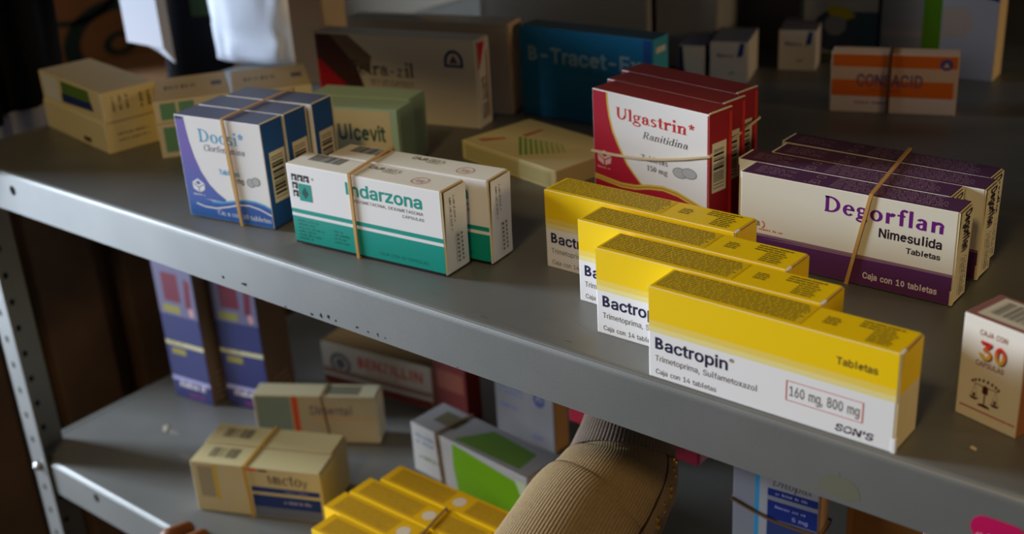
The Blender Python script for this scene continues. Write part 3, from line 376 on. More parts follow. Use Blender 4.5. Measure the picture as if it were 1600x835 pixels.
# ------------------------------------------------------------------ cartons
LAY = .00005
class Box:
    """a folding carton; local origin = its front left bottom corner"""
    def __init__(s, name, label, x, y, th, w, d, h, z=0, group=None, cat='medicine box', card=WHITE, faces={}, bev=.0007):
        s.w, s.d, s.h = w, d, h
        s.root = empty(name, label, cat, (x, y, z), th, group)
        s.parts = {}; s.k = 0
        fm = {(0, True): faces.get('r', card), (0, False): faces.get('l', card), (1, False): faces.get('f', card), (1, True): faces.get('b', card), (2, True): faces.get('t', card), (2, False): faces.get('u', card)}
        s.P('carton').box((0, 0, 0), (w, d, h), card, bev, 2, None, fm)
    def P(s, n):
        if n not in s.parts: s.parts[n] = MB()
        return s.parts[n]
    def size(s, f): return {'f': (s.w, s.h), 't': (s.w, s.d), 'r': (s.d, s.h), 'l': (s.d, s.h), 'b': (s.w, s.h)}[f]
    def xyz(s, f, a, b, o):
        if f == 'f': return (a, -o, b)
        if f == 't': return (a, b, s.h+o)
        if f == 'r': return (s.w+o, a, b)
        if f == 'l': return (-o, s.d-a, b)
        if f == 'b': return (s.w-a, s.d+o, b)
    def off(s): s.k += 1; return LAY+s.k*.000004
    def poly(s, f, pts, m, part='carton', frac=True, o=None):
        a, b = s.size(f) if frac else (1, 1); o = s.off() if o is None else o
        s.P(part).poly([s.xyz(f, u*a, v*b, o) for u, v in pts], m)
    def rect(s, f, u0, v0, u1, v1, m, part='carton'): s.poly(f, [(u0, v0), (u1, v0), (u1, v1), (u0, v1)], m, part)
    def strip(s, f, lower, upper, m, part='carton'):
        o = s.off()
        for i in range(len(lower)-1): s.poly(f, [lower[i], lower[i+1], upper[i+1], upper[i]], m, part, True, o)
    def oval(s, f, u, v, ru, rv, m, part='emblem', n=20, tu=None):
        a, b = s.size(f); o = s.off()
        if tu: 
            for q in ring(u*a, v*b, ru, rv, tu, tu, 0, 360, n): s.poly(f, q, m, part, False, o)
        else: s.poly(f, [(u*a+ru*math.cos(2*math.pi*k/n), v*b+rv*math.sin(2*math.pi*k/n)) for k in range(n)], m, part, False, o)
    def text(s, f, polys, u0, v, u1, cap, m, part=None, cap_units=None, rot=0):
        """polys fitted from u0 to u1 (fractions), baseline v, capital height cap (fraction)"""
        a, b = s.size(f); xs = [p[0] for q in polys for p in q]; x0, x1 = min(xs), max(xs); cap_units = cap_units or max(p[1] for q in polys for p in q)
        sx = (u1-u0)*a/(x1-x0); sy = cap*b/cap_units; o = s.off(); mb = s.P(part or ('lettering', s.k))
        for i, q in enumerate(polys):
            pts = []
            for px, py in q:
                if rot == 0: A, B_ = u0*a+(px-x0)*sx, v*b+py*sy
                elif rot == 180: A, B_ = u1*a-(px-x0)*sx, v*b-py*sy
                elif rot == 90:   # reads upward: u0/u1 are v-fractions, v is the u-fraction of the baseline
                    A, B_ = v*a-py*cap*a/cap_units, u0*b+(px-x0)*(u1-u0)*b/(x1-x0)
                else: A, B_ = v*a+py*cap*a/cap_units, u1*b-(px-x0)*(u1-u0)*b/(x1-x0)
                pts.append((A, B_))
            mb.poly([s.xyz(f, p[0], p[1], o+(i % 7)*.0000008) for p in pts], m)
    def dashes(s, f, u0, v0, u1, v1, rows, m, seed=1, part=None, cw=.0009, fill=.6, ragged=0, vert=False, solid=False):
        rnd = random.Random(seed); a, b = s.size(f); o = s.off(); mb = s.P(part or ('fine_print', s.k))
        L = (u1-u0)*a if not vert else (v1-v0)*b; T = (v1-v0)*b if not vert else (u1-u0)*a
        rh = T/rows
        for r in range(rows):
            x = 0; y0 = (r+(1-fill)/2)*rh; end = L*(1-ragged*rnd.random())
            while x < end-cw:
                n = rnd.randint(2, 8)
                if solid:
                    x2 = min(end, x+n*cw); q = [(u0*a+x, v0*b+y0), (u0*a+x2, v0*b+y0), (u0*a+x2, v0*b+y0+fill*rh*.8), (u0*a+x, v0*b+y0+fill*rh*.8)]
                    mb.poly([s.xyz(f, p[0], p[1], o) for p in q], m); x = x2+cw*.7; continue
                for _ in range(n):
                    if x > end-cw: break
                    hh = fill*rh*rnd.choice((.7, .7, 1.0, .62)); ww = cw*rnd.uniform(.5, .85)
                    if vert: q = [(u0*a+y0, v0*b+x), (u0*a+y0+hh, v0*b+x), (u0*a+y0+hh, v0*b+x+ww), (u0*a+y0, v0*b+x+ww)]
                    else: q = [(u0*a+x, v0*b+y0), (u0*a+x+ww, v0*b+y0), (u0*a+x+ww, v0*b+y0+hh), (u0*a+x, v0*b+y0+hh)]
                    mb.poly([s.xyz(f, p[0], p[1], o) for p in q], m); x += cw
                x += cw*.9
    def barcode(s, f, u0, v0, u1, v1, vertical=True, seed=3, bg=WHITE, ink=BLACK, n=30, m=.08):
        rnd = random.Random(seed)
        if bg: s.rect(f, u0, v0, u1, v1, bg, 'barcode')
        ws = [rnd.choice((1, 1, 2, 3)) for _ in range(2*n)]; tot = sum(ws); x = 0; du, dv = u1-u0, v1-v0; o = s.off()
        for i, wd in enumerate(ws):
            a, b = m+(1-2*m)*x/tot, m+(1-2*m)*(x+wd)/tot; x += wd
            if i % 2 == 0:
                if vertical: q = [(u0+du*a, v0+dv*.16), (u0+du*b, v0+dv*.16), (u0+du*b, v1-dv*.08), (u0+du*a, v1-dv*.08)]
                else: q = [(u0+du*.1, v0+dv*a), (u1-du*.16, v0+dv*a), (u1-du*.16, v0+dv*b), (u0+du*.1, v0+dv*b)]
                s.poly(f, q, ink, 'barcode', True, o)
    def flap(s, m, lip=True, side='r', tilt=.0012, inset=.0009, tab=KRAFT, split=None):
        """the tucked end closure: a card panel hinged at the bottom, standing slightly proud at the top"""
        mb = MB(); w_, d_, h_ = s.w, s.d, s.h; t = .0004
        def X(v): return (w_+.0001+tilt*v) if side == 'r' else -(.0001+tilt*v)
        lv = [0.02, .985]; y0, y1 = inset, d_-inset; sg = 1 if side == 'r' else -1
        segs = [(0.02, split, m[0]), (split, .985, m[1])] if split else [(0.02, .985, m)]
        for a, b, mm in segs:
            V = [(X(a), y0, a*h_), (X(a), y1, a*h_), (X(b), y1, b*h_), (X(b), y0, b*h_)]
            V2 = [(x+sg*t, y, z) for x, y, z in V]
            mb.mesh(V+V2, [[0, 1, 2, 3], [4, 5, 6, 7], [0, 1, 5, 4], [1, 2, 6, 5], [2, 3, 7, 6], [3, 0, 4, 7]], mm)
        if lip:
            for y in (0.0002, d_-.0008): mb.box((w_-.0002 if side == 'r' else -.0006, y, .001), (w_+.0006 if side == 'r' else .0002, y+.0006, h_*.985), tab)
        o = mb.build('end_flap'); s.parts_obj = getattr(s, 'parts_obj', []); s.parts_obj.append(o); o.parent = s.root
        s.flapoff = tilt+t
        return o
    def done(s):
        for n, mb in s.parts.items(): mb.build(n if isinstance(n, str) else n[0], s.root)
        return s.root

def band(name, label, pts, normals, width, m=BAND, thick=.0008, closed=True, twist=None, group='rubber bands around the box bundles'):
    """flat elastic strip lying along pts, outward normals given"""
    pts = [Vector(p) for p in pts]; n = len(pts); V = []; ws = width if isinstance(width, list) else [width]*n
    for i, p in enumerate(pts):
        t = (pts[(i+1) % n]-pts[i-1]).normalized() if closed else (pts[min(i+1, n-1)]-pts[max(i-1, 0)]).normalized()
        nr = Vector(normals[i]); nr = (nr-t*nr.dot(t)).normalized(); b = t.cross(nr); hw = ws[i]/2
        V += [p+b*hw, p+b*hw*.8+nr*thick, p-b*hw*.8+nr*thick, p-b*hw]
    F = []
    for i in range(n if closed else n-1):
        j = (i+1) % n
        for k in range(4): F.append([i*4+k, i*4+(k+1) % 4, j*4+(k+1) % 4, j*4+k])
    mb = MB(); mb.mesh(V, F, m, False)
    o = mb.build(name); tag(o, label, 'rubber band', group); return o
def loop_vertical(x, y, th, d, h, z, uf0, uf1, ub, e=.0003, r=.001, sub=6, ub0=None, hb=None, bulge=.0):
    """band path round a bundle: front bottom (uf0) -> front top (uf1) -> back top (ub) -> back bottom; metres along the width"""
    ub0 = uf0 if ub0 is None else ub0; hb = h if hb is None else hb
    base = [(uf0, -e, -e+.0001), (uf1, -e, h+e), (ub, d+e, hb+e), (ub0, d+e, -e+.0001)]
    nr = [(0, -1, 0), (0, 0, 1), (0, 1, 0), (0, 0, -1)]
    P = []; N = []
    for i in range(4):
        a = Vector(base[i]); b = Vector(base[(i+1) % 4])
        na = Vector(nr[i-1])+Vector(nr[i])
        P.append(a); N.append(na)
        for k in range(1, sub): P.append(a.lerp(b, k/sub)+Vector(nr[i])*0.0); N.append(Vector(nr[i]))
    M = Matrix.Translation((x, y, z)) @ Matrix.Rotation(th, 4, 'Z')
    return [M @ p for p in P], [M.to_3x3() @ q for q in N]
#==SETTING==
ZL = -.2934
# ------------------------------------------------------------------ setting
WALL = mat('dim_plaster', (112, 105, 95), .9, .1, 0, .12, 5)
def struct(name, lo, hi, m):
    mb = MB(); mb.box(lo, hi, m); o = mb.build(name); o['kind'] = 'structure'; o['label'] = {'floor': 'dark floor under the shelving', 'wall_back': 'dim plaster wall behind the shelving', 'wall_left': 'dim plaster wall far left of the shelving'}[name]; o['category'] = name.split('_')[0]; return o
struct('floor', (-2.4, -2.5, -1.06), (2.2, .82, -1.0), mat('floor_screed', (92, 84, 74), .8, .2, 0, .2, 8))
struct('wall_back', (-2.4, .76, -1.0), (2.2, .82, 1.4), WALL)
struct('wall_left', (-2.46, .1, -1.0), (-2.4, .82, 1.4), WALL)

# ------------------------------------------------------------------ steel shelving
unit = empty('shelving_unit', 'grey enamelled steel shelving unit with punched posts holding the medicine boxes', 'shelving', (0, 0, -1.0))
def shelf(z, nm, label, chips=True):
    mb = MB(); r = .0045; prof = []; t = .0012; yf = -.003; lipz = -.0345
    outer = [(yf+.012, lipz), (yf, lipz)]
    outer += [(yf+r-r*math.cos(R(a)), -r+r*math.sin(R(a))) for a in range(0, 91, 15)]
    outer += [(.69-r+r*math.sin(R(a)), -r+r*math.cos(R(a))) for a in range(0, 91, 15)] + [(.69, lipz)]
    inner = [(.69-t, lipz), (.69-t, -t), (yf+t, -t), (yf+t, lipz+t), (yf+.012, lipz+t)]
    p = outer+inner
    xs = [-.508, .76]
    V = [(x, a, b) for x in xs for a, b in p]; n = len(p)
    F = [[i, (i+1) % n, n+(i+1) % n, n+i] for i in range(n)]
    mb.mesh(V, F, STEEL, False)
    # plate runs on past the corner notch cut for the post, with its own rolled left edge
    mb.box((-.549, .0035, -t), (-.5078, .688, -.00002), STEEL)
    pl = [(-.549, -.03), (-.549, -.003), (-.5475, -.0003), (-.5445, .0007), (-.541, 0.0), (-.541, -t), (-.5478, -.003), (-.5478, -.03)]
    V = [(a, y, b) for y in (.012, .688) for a, b in pl]; n = len(pl)
    mb.mesh(V, [[i, (i+1) % n, n+(i+1) % n, n+i] for i in range(n)]+[list(range(n)), list(range(n, 2*n))[::-1]], STEEL)
    CH = mat('chipped_enamel', (34, 32, 30), .8, .1); SC = mat('shelf_scratch', (96, 94, 84), .6, .2)
    rnd = random.Random(int(z*1000)+7)
    def blob(x, zz, rx, rz, m, plane='f', y=0, seg=11):
        pts = []
        for k in range(seg):
            a = 2*math.pi*k/seg; q = rnd.uniform(.55, 1.1)
            pts.append((x+rx*q*math.cos(a), yf-.00006, zz+rz*q*math.sin(a)) if plane == 'f' else (x+rx*q*math.cos(a), y+rz*q*math.sin(a), .00005))
        mb.poly(pts, m)
    if chips == 1:
        for x, zz, a, b in [(-.1925, -.0275, .0022, .0016), (-.170, -.0272, .0036, .0013), (-.1045, -.0322, .0018, .0012), (-.0955, -.0308, .0016, .002), (-.0885, -.0300, .0018, .0016), (-.082, -.031, .001, .001), (-.0628, -.0303, .0016, .0008), (-.0532, -.0308, .0014, .0008), (-.0447, -.0305, .0008, .0014), (-.0385, -.031, .001, .0007), (-.13, -.0335, .0012, .0006), (.02, -.0338, .0012, .0004)]:
            blob(x, zz, a, b, CH)
        mb.disc((-.4549, yf-.00006, -.0145), (0, -1, 0), .0042, HOLE, 20)
        for (x, y, l, a) in [(.012, .012, .03, -.15), (.025, .008, .05, -.08), (.06, .02, .02, .3), (.078, .03, .025, -.3), (.046, .006, .03, -.1), (.07, .006, .022, .05), (-.02, .016, .03, -.2), (.3, .02, .02, .2), (.1, .035, .012, .8)]:
            cx, sx = math.cos(a), math.sin(a); ww = .00022
            mb.poly([(x-sx*ww, y+cx*ww, .00005), (x+l/2*cx, y+l/2*sx-.0004, .00005), (x+l*cx, y+l*sx, .00005), (x+l/2*cx-sx*ww, y+l/2*sx+cx*ww-.0004, .00005)], SC)
        blob(.036, 0, .004, .0012, SC, 't', .0055); blob(.094, 0, .003, .001, SC, 't', .0075)
        # faint glue ghost of a peeled-off sticker, an uneven rounded patch with a notch on top
        GH = mat('old_glue', (112, 112, 94), .55, .3, .3); gp = []
        for u, v in [(0, -.55), (.02, -.1), (.12, .3), (.28, .62), (.42, .55), (.47, .95), (.52, .58), (.63, .66), (.78, .5), (.92, .2), (.98, -.2), (1, -.62), (.8, -.9), (.5, -.98), (.2, -.85)]:
            gp.append((.2475+u*.021, yf-.00006, -.0245+v*.0075))
        mb.poly(gp, GH)
    else:
        mb.disc((-.437, yf-.00006, -.0125), (0, -1, 0), .0042, HOLE, 20)
        for x, y, a, b in [(-.452, .095, .012, .003), (-.40, .075, .016, .006), (-.42, .05, .006, .004)]: blob(x, 0, a, b, mat('shelf_smear', (120, 118, 112), .55, .3), 't', y)
    o = mb.build('shelf', unit); o.location = (0, 0, z+1.0); o['label'] = label; return o
shelf(0, 'shelf', 'middle shelf with chipped front lip', 1)
shelf(ZL, 'shelf', 'lower shelf under the arm', 2)
shelf(-ZL, 'shelf', 'upper shelf shading the back rows', 3)
def post(x, y, sy):
    mb = MB(); t = .002
    mb.box((x, y, 0), (x+.026, y+t*sy, 1.62) if sy > 0 else (x+.026, y, 1.62), STEEL, 0)
    mb.box((x, min(y, y+.052*sy), 0), (x+t, max(y, y+.034*sy), 1.62), STEEL, 0)
    for k in range(1, 62):
        z = .02+k*.0262
        mb.disc((x+.013, y-.00006*sy if sy > 0 else y+.00006, z), (0, -sy, 0), .0026, HOLE, 12, .0034)
        mb.disc((x+t+.00006, y+.018*sy, z), (1, 0, 0), .0024, HOLE, 12, .0032)
    o = mb.build('post', unit); return o
p1 = post(-.536, -.0062, 1)
p2 = post(-.536, .694, 1)
mb = MB(); mb.tube([(-.523, -.0066, .6985), (-.523, -.0102, .6985)], [.0048, .004], BOLT, 12); mb.tube([(-.523, -.0102, .6985), (-.523, -.0112, .6985)], [.0026, .0022], BOLT, 6)
b_ = mb.build('bolt', unit); b_['label'] = 'bright zinc bolt head on the punched post'
mb = MB()
for k in range(2):
    pass
def capsule_pts(x0, x1, z, r): 
    return [(x1-r+r*math.sin(R(a)), z+r*math.cos(R(a))) for a in range(0, 181, 15)]+[(x0+r-r*math.sin(R(a)), z-r*math.cos(R(a))) for a in range(0, 181, 15)]
st = MB(); A_, LZ = .045, 0
SM = Matrix.Translation((.3190, -.00305, -.0212)) @ Matrix.Rotation(R(1), 4, 'Y')
P_ = capsule_pts(0, .0245, 0, .0066)
PK = mat('magenta_sticker', (186, 14, 84), .4); PKW = mat('sticker_print', (222, 150, 176), .5)
st.poly([SM @ Vector((a, -.0002, b)) for a, b in P_], PK)
n_ = len(P_); st.mesh([SM @ Vector((a, y, b)) for y in (0, -.0002) for a, b in P_], [[i, (i+1) % n_, n_+(i+1) % n_, n_+i] for i in range(n_)], PK)
sk = st.build('sticker'); tag(sk, 'magenta capsule-shaped sticker on the front lip at lower right', 'sticker')
st = MB(); rnd = random.Random(4); x = .0028
while x < .0215:
    h_ = rnd.uniform(.002, .0036); wd = rnd.uniform(.0008, .0015)
    st.poly([SM @ Vector(q) for q in [(x, -.00026, -.0052), (x+wd, -.00026, -.0052), (x+wd+.0003, -.00026, -.0052+h_), (x+.0004, -.00026, -.0052+h_*.9)]], PKW); x += wd+.0006
st.build('lettering', sk)

# ------------------------------------------------------------------ things left of the shelving
WOOD = mat('dark_brown_board', (84, 62, 44), .75, .2, 0, .3, 9)
for i, (y, wd, zt, dx) in enumerate([(.02, .07, -.1, 0), (.095, .045, -.07, -.02), (.15, .075, -.06, -.004), (.228, .022, -.08, -.03), (.256, .055, -.06, 0), (.314, .10, -.07, -.015)]):
    mb = MB(); mb.box((-.775+dx, y, -1.0), (-.75+dx, y+wd, zt), WOOD, .003)
    tag(mb.build('wooden_board'), ['wide dark brown upright board nearest the front post', 'narrow dark brown upright board, second from the front post', 'broad dark brown upright board, third from the front post', 'thin dark brown upright lath between two broad boards', 'lighter brown upright board beside the tall purple boxes', 'rearmost wide dark brown upright board, mostly behind the tall purple boxes'][i], 'board', 'upright boards left of the shelving')
def big_carton(nm, lo, hi, label, c, ringmark=False):
    r_ = empty(nm, label, 'carton', (lo[0], lo[1], lo[2])); mb = MB(); d = [hi[i]-lo[i] for i in range(3)]
    mb.box((0, 0, 0), d, c, .004); o = mb.build('carton', r_)
    mb = MB()
    mb.box((-.0003, d[1]/2-.03, d[2]), (d[0]+.0003, d[1]/2+.03, d[2]+.0006), mat('packing_tape', (150, 118, 80), .35, .4)); mb.build('packing_tape', r_)
    if ringmark:
        mb = MB(); X = d[0]+.0004; INK = mat('carton_print', (30, 46, 46), .8, .1)
        for q in ring(.185, .905, .095, .062, .028, .018, 20, 340, 40): mb.poly([(X, a, b) for a, b in q], INK)
        for q in ring(.185, .90, .03, .018, .014, .008, 0, 360, 20): mb.poly([(X, a, b) for a, b in q], INK)
        for q in ring(.12, .99, .08, .05, .01, .008, 200, 340, 20): mb.poly([(X, a, b) for a, b in q], INK)
        mb.build('printed_mark', r_)
    return r_
CARD = mat('brown_corrugated', (116, 80, 54), .85, .1, 0, .12, 12)
big_carton('shipping_carton', (-1.13, .10, -1.0), (-.81, .74, -.115), 'large brown shipping carton low down behind the upright boards', mat('corrugated_low', (110, 80, 56), .85, .1, 0, .12, 12))
big_carton('shipping_carton', (-1.65, .38, -1.0), (-1.15, .755, .26), 'large brown shipping carton with dark ring print, behind the two-box cream stack', CARD, True)

# black cloth hanging at the far left
def cloth(name, fn, nu, nv, m, th=.002, parent=None):
    V = [fn(i/(nu-1), j/(nv-1)) for j in range(nv) for i in range(nu)]
    F = [[j*nu+i, j*nu+i+1, (j+1)*nu+i+1, (j+1)*nu+i] for j in range(nv-1) for i in range(nu-1)]
    mb = MB(); mb.mesh(V, F, m, True); o = mb.build(name, parent)
    md = o.modifiers.new('thickness', 'SOLIDIFY'); md.thickness = th; md.offset = 0
    return o
BLK = mat('black_cloth', (20, 19, 22), .9, .1); LGREY = mat('grey_lining', (150, 150, 162), .8, .1)
jk = empty('jacket', 'black jacket hanging at the left end of the shelving, grey hem below', 'jacket', (-.62, .06, -.06))
def jf(u, v, lo=0., hi=1.): 
    a = u*(.225+.07*min(1, max(0, (v-.45)/.15))); f = .009*math.sin(u*23+v*2)+.006*math.sin(u*41-v*3)  # upper part flared out of view to block window light on the back row
    return (.012+f+.012*(1-v)*math.sin(u*9), -.135+a+.012*v, .055+v*.235)
cloth('body', jf, 90, 30, BLK, .004, jk)
def jh(u, v):
    x, y, z = jf(u, 0); return (x+.004+.004*math.sin(u*26), y, .065-(1-v)*.05-.006*math.sin(u*12))
cloth('hem', jh, 90, 10, LGREY, .003, jk)

# white plastic bag, black bag and white paper bag standing at the shelf's left end
def sack(name, label, cat, loc, th, prof, m, rx_pow=2.6, wr=.0, seed=1, nu=64, part='bag'):
    """prof: (z, half width, half depth, dx) rings from the bottom up"""
    rt_ = empty(name, label, cat, loc, th); V = []; n = len(prof); rnd = random.Random(seed); ph = [rnd.uniform(0, 6) for _ in range(6)]
    for j, (z, a, b, dx) in enumerate(prof):
        for k in range(nu):
            t = 2*math.pi*k/nu; c_, s_ = math.cos(t), math.sin(t)
            x = a*math.copysign(abs(c_)**(2/rx_pow), c_); y = b*math.copysign(abs(s_)**(2/rx_pow), s_)
            q = 1+wr*(math.sin(5*t+ph[0]+z*40)+.7*math.sin(9*t+ph[1]-z*55)+.5*math.sin(14*t+ph[2]+z*90))
            V.append((x*q+dx, y*q, z))
    F = [[j*nu+k, j*nu+(k+1) % nu, (j+1)*nu+(k+1) % nu, (j+1)*nu+k] for j in range(n-1) for k in range(nu)]
    F += [list(range(nu))[::-1], list(range((n-1)*nu, n*nu))]
    mb = MB(); mb.mesh(V, F, m, True); mb.build(part, rt_); return rt_
PLW = mat('white_plastic_film', (190, 195, 208), .45, .3)
wb = sack('plastic_bag', 'puffy white plastic bag standing behind the cream boxes at the back left', 'bag', (-.538, .336, .0005), R(14), [(0, .044, .012, 0), (.003, .051, .016, 0), (.012, .049, .020, 0), (.024, .052, .016, 0), (.04, .050, .020, -.001), (.065, .050, .020, -.002), (.09, .052, .018, -.003), (.12, .053, .017, -.005), (.16, .050, .013, -.006), (.2, .024, .008, -.006)], PLW, 3.4, .042, 4)
bb = sack('black_bag', 'long black cloth bag hanging between the two white bags, back left', 'bag', (-.628, .322, -.12), R(40), [(0, .024, .012, 0), (.01, .034, .018, 0), (.05, .037, .02, 0), (.10, .036, .018, 0), (.15, .033, .016, .001), (.2, .029, .015, .003), (.26, .025, .014, .006), (.32, .016, .010, .008)], BLK, 3.0, .012, 9)
mb = MB(); mb.box((.004, -.0172, .165), (.022, -.0150, .185), mat('dark_olive_patch', (46, 58, 34), .8, .1), .0003); mb.build('patch', bb)
mb = MB(); mb.tube([(.008, 0, .315), (.012, -.003, .37), (.030, -.010, .405), (.050, -.02, .4155), (.075, -.03, .4155)], .004, BLK, 8); mb.build('strap', bb)
pb = empty('paper_bag', 'folded white paper bag with a slanting bottom gusset, farthest back left', 'bag', (-.602, .222, .040), R(5)); mb = MB()
wd = .052; V = [(0, 0, 0), (wd, 0, -.002), (wd, .012, -.020), (.03, .012, -.010), (0, .011, .0), (0, 0, .21), (wd, 0, .21), (wd, .012, .21), (0, .012, .21)]
mb.mesh(V, [[0, 1, 6, 5], [1, 2, 7, 6], [2, 3, 4, 8, 7], [4, 0, 5, 8], [0, 4, 3, 2, 1], [5, 6, 7, 8]], mat('white_paper', (186, 186, 196), .7, .2)); mb.build('bag', pb)
mb = MB(); mb.tube([(wd*.3, .006, .205), (wd*.5, .02, .245), (wd+.002, .05, .254), (wd+.03, .06, .2541)], .0018, mat('paper_cord', (214, 210, 204), .8), 8); mb.build('handle', pb)
#==BOXES==
VIOGRAD = gradz('violet_to_blue', (40, 96, 176), (108, 88, 176), .004, .05)
NUM30 = gradz('red_to_yellow', (226, 190, 40), (214, 40, 34), .0325, .040)

# ---- four yellow tablet boxes, nearest the camera
def yellow_box(label, x, y, th):
    g = 'yellow and white tablet boxes in a stepped row'
    b = Box('medicine_box', label, x, y, th, .13, .0237, .0508, 0, g, card=WHITE, faces={'t': YEL, 'b': YEL, 'r': KRAFT, 'l': WHITE})
    b.rect('f', 0.003, .64, .997, .994, YEL); b.rect('f', .003, .572, .997, .64, YEL2); b.rect('f', .003, .512, .997, .572, YEL3)
    b.text('f', sans('Bactropin', .018), .031, .332, .350, .133, NAVY)
    b.text('f', sans('®'), .356, .415, .376, .052, GREY)
    b.text('f', sans('Trimetoprima, Sulfametoxazol'), .031, .198, .472, .068, GREY)
    b.text('f', sans('Caja con 14 tabletas'), .033, .052, .302, .06, GREY)
    b.text('f', sans('Tabletas', .012), .775, .735, .927, .078, mat('olive_ink', (84, 70, 22)))
    b.text('f', sans('160 mg, 800 mg'), .603, .265, .870, .105, GREY)
    t = .0035; 
    for q in [(.589, .207, .884, .207+t*2), (.589, .42-t*2, .884, .42), (.589, .207, .589+t, .42), (.884-t, .207, .884, .42)]: b.rect('f', *q, RED, 'lettering')
    # maker's mark: heavy slanted capitals cut by a white stroke
    sl = [[(p[0]+p[1]*.18, p[1]) for p in q] for q in sans("SON'S", .045)]
    b.text('f', sl, .784, .058, .927, .075, NAVY, 'emblem')
    b.poly('f', [(.80, .085), (.865, .105), (.865, .098), (.80, .076)], WHITE, 'emblem'); b.poly('f', [(.815, .12), (.862, .098), (.862, .092), (.815, .113)], WHITE, 'emblem')
    # small print on the top, and the tinted panel it stands on
    b.rect('t', .012, .10, .622, .965, mat('yellow_panel', (222, 184, 10), .5))
    b.dashes('t', .018, .13, .616, .94, 10, DGREY, 5, cw=.0007, fill=.56, ragged=.05, solid=True)
    b.dashes('t', .68, .38, .742, .72, 4, DGREY, 8, cw=.0008, fill=.6, ragged=.35, solid=True)
    b.dashes('t', .80, .60, .955, .92, 3, DGREY, 9, cw=.00085, fill=.55, ragged=.3, solid=True)
    b.dashes('t', .86, .12, .955, .60, 5, DGREY, 10, cw=.00085, fill=.55, ragged=.2, solid=True)
    b.rect('r', .03, .6, .97, .985, YEL); b.rect('r', .03, .53, .97, .6, YEL2)
    b.flap((KRAFT, YEL), split=.58, tilt=.0007)
    mb = MB(); mb.box((.1290, .0006, .0445), (.1306, .0052, .0508), WHITE, .0002); mb.build('tuck_tab', b.root); mb = MB(); mb.box((.1288, -.0002, -.0), (.1309, .0022, .0075), WHITE, .0002)
    mb.build('tuck_tab', b.root)
    return b.done()
yb = yellow_box('yellow and white tablet box standing on the shelf edge, foremost of the stepped row', .1511, -.0001, -.0038)
for lab, x, y, th in [('yellow and white tablet box right behind the foremost yellow box', .1012, .0252, .0060), ('yellow and white tablet box third from the front edge, its name mostly hidden', .0698, .0525, -.0050), ('yellow and white tablet box at the back of the stepped row, below the red box', .0242, .081, -.0016)]:
    dup(yb, (x, y, 0), th, lab)

# ---- white and teal capsule boxes, banded pair
LIFT = .0009
def teal_box(label, x, y, th):
    b = Box('medicine_box', label, x, y, th, .1245, .0235, .0557, LIFT, 'white and teal capsule boxes in a banded pair', card=WHITE, faces={'r': KRAFT, 'l': KRAFT, 't': mat('warm_white_card', (228, 222, 208))})
    b.rect('f', .004, .392, .996, .445, TEAL); b.rect('f', .004, .028, .996, .352, TEAL); b.rect('f', .004, .006, .996, .03, BLACK)
    b.text('f', sans('Indarzona', .02), .398, .752, .882, .15, TEAL)
    b.text('f', sans('INDOMETACINA, DEXAMETASONA'), .44, .672, .885, .038, GREY); b.text('f', sans('CÁPSULAS'), .752, .605, .887, .045, GREY)
    b.text('f', sans('CAJA CON 30 CÁPSULAS'), .58, .088, .89, .05, mat('dark_teal_ink', (0, 92, 80)))
    b.dashes('f', .035, .055, .24, .325, 6, mat('dark_teal_ink', (0, 92, 80)), 2, cw=.0011, ragged=.5); b.dashes('f', .285, .10, .40, .28, 4, mat('dark_teal_ink', (0, 92, 80)), 3, cw=.0011, ragged=.4)
    # stepped block emblem
    for i, (u, v) in enumerate([(.030, .80), (.072, .80), (.114, .80), (.030, .70), (.030, .60)]):
        b.rect('f', u, v, u+.036, v+.082, BLACK, 'emblem'); b.rect('f', u+.010, v, u+.024, v+.05, WHITE, 'emblem'); b.rect('f', u+.016, v+.012, u+.03, v+.032, BLACK, 'emblem')
    b.rect('f', .072, .56, .158, .775, TEAL, 'emblem'); b.poly('f', [(.09, .66), (.115, .59), (.14, .66), (.115, .74)], mat('deep_teal_ink', (0, 74, 66)), 'emblem')
    b.text('f', sans('®'), .17, .83, .182, .04, GREY)
    b.barcode('t', .055, .36, .312, .97, True, 11, None, mat('bar_grey', (70, 68, 64)))
    b.text('t', sans('CAJA', .02), .455, .64, .55, .2, mat('khaki_ink', (110, 98, 66))); b.dashes('t', .56, .52, .70, .86, 3, mat('khaki_ink', (110, 98, 66)), 6, cw=.0012, ragged=.4)
    b.text('t', sans('R.M.'), .80, .30, .85, .2, mat('rose_ink', (190, 120, 110))); b.oval('t', .82, .42, .006, .0055, mat('rose_ink', (190, 120, 110)), tu=.0006)
    b.flap(mat('warm_white_card', (228, 222, 208)), tilt=.0018)
    for u0, u1 in ((.2, .3), (.36, .46)): b.dashes('r', u0, .52 if u0 < .3 else .60, u1, .92, 1, GREY, 4, None, .001, .5, 0, True)
    return b
def shift_r(b, dx):
    """print on the end goes on the outside of the tucked flap"""
    for n in b.parts:
        if n == 'carton': continue
        P = b.parts[n]; P.v = [(x+dx, y, z) if x > b.w else (x, y, z) for x, y, z in P.v]
tb = teal_box('white and teal capsule box, front of the banded pair', -.1413, .0226, .0947)
for k in range(7): tb.rect('r', .42+.0*k, .12+.05*k, .50, .145+.05*k, GREY, 'lettering'); tb.rect('r', .60, .12+.05*k, .66, .15+.05*k, GREY, 'lettering')
shift_r(tb, .0024); tb = tb.done()
dup(tb, (-.1285, .0485, LIFT), .115, 'white and teal capsule box, rear of the banded pair and shifted right')
P_, N_ = loop_vertical(-.1413, .0226, .0947, .0515, .0557, LIFT, .0545, .0545, .0475, sub=5, e=.0006)
band('rubber_band', 'tan rubber band around the white and teal box pair', P_, N_, .0028)

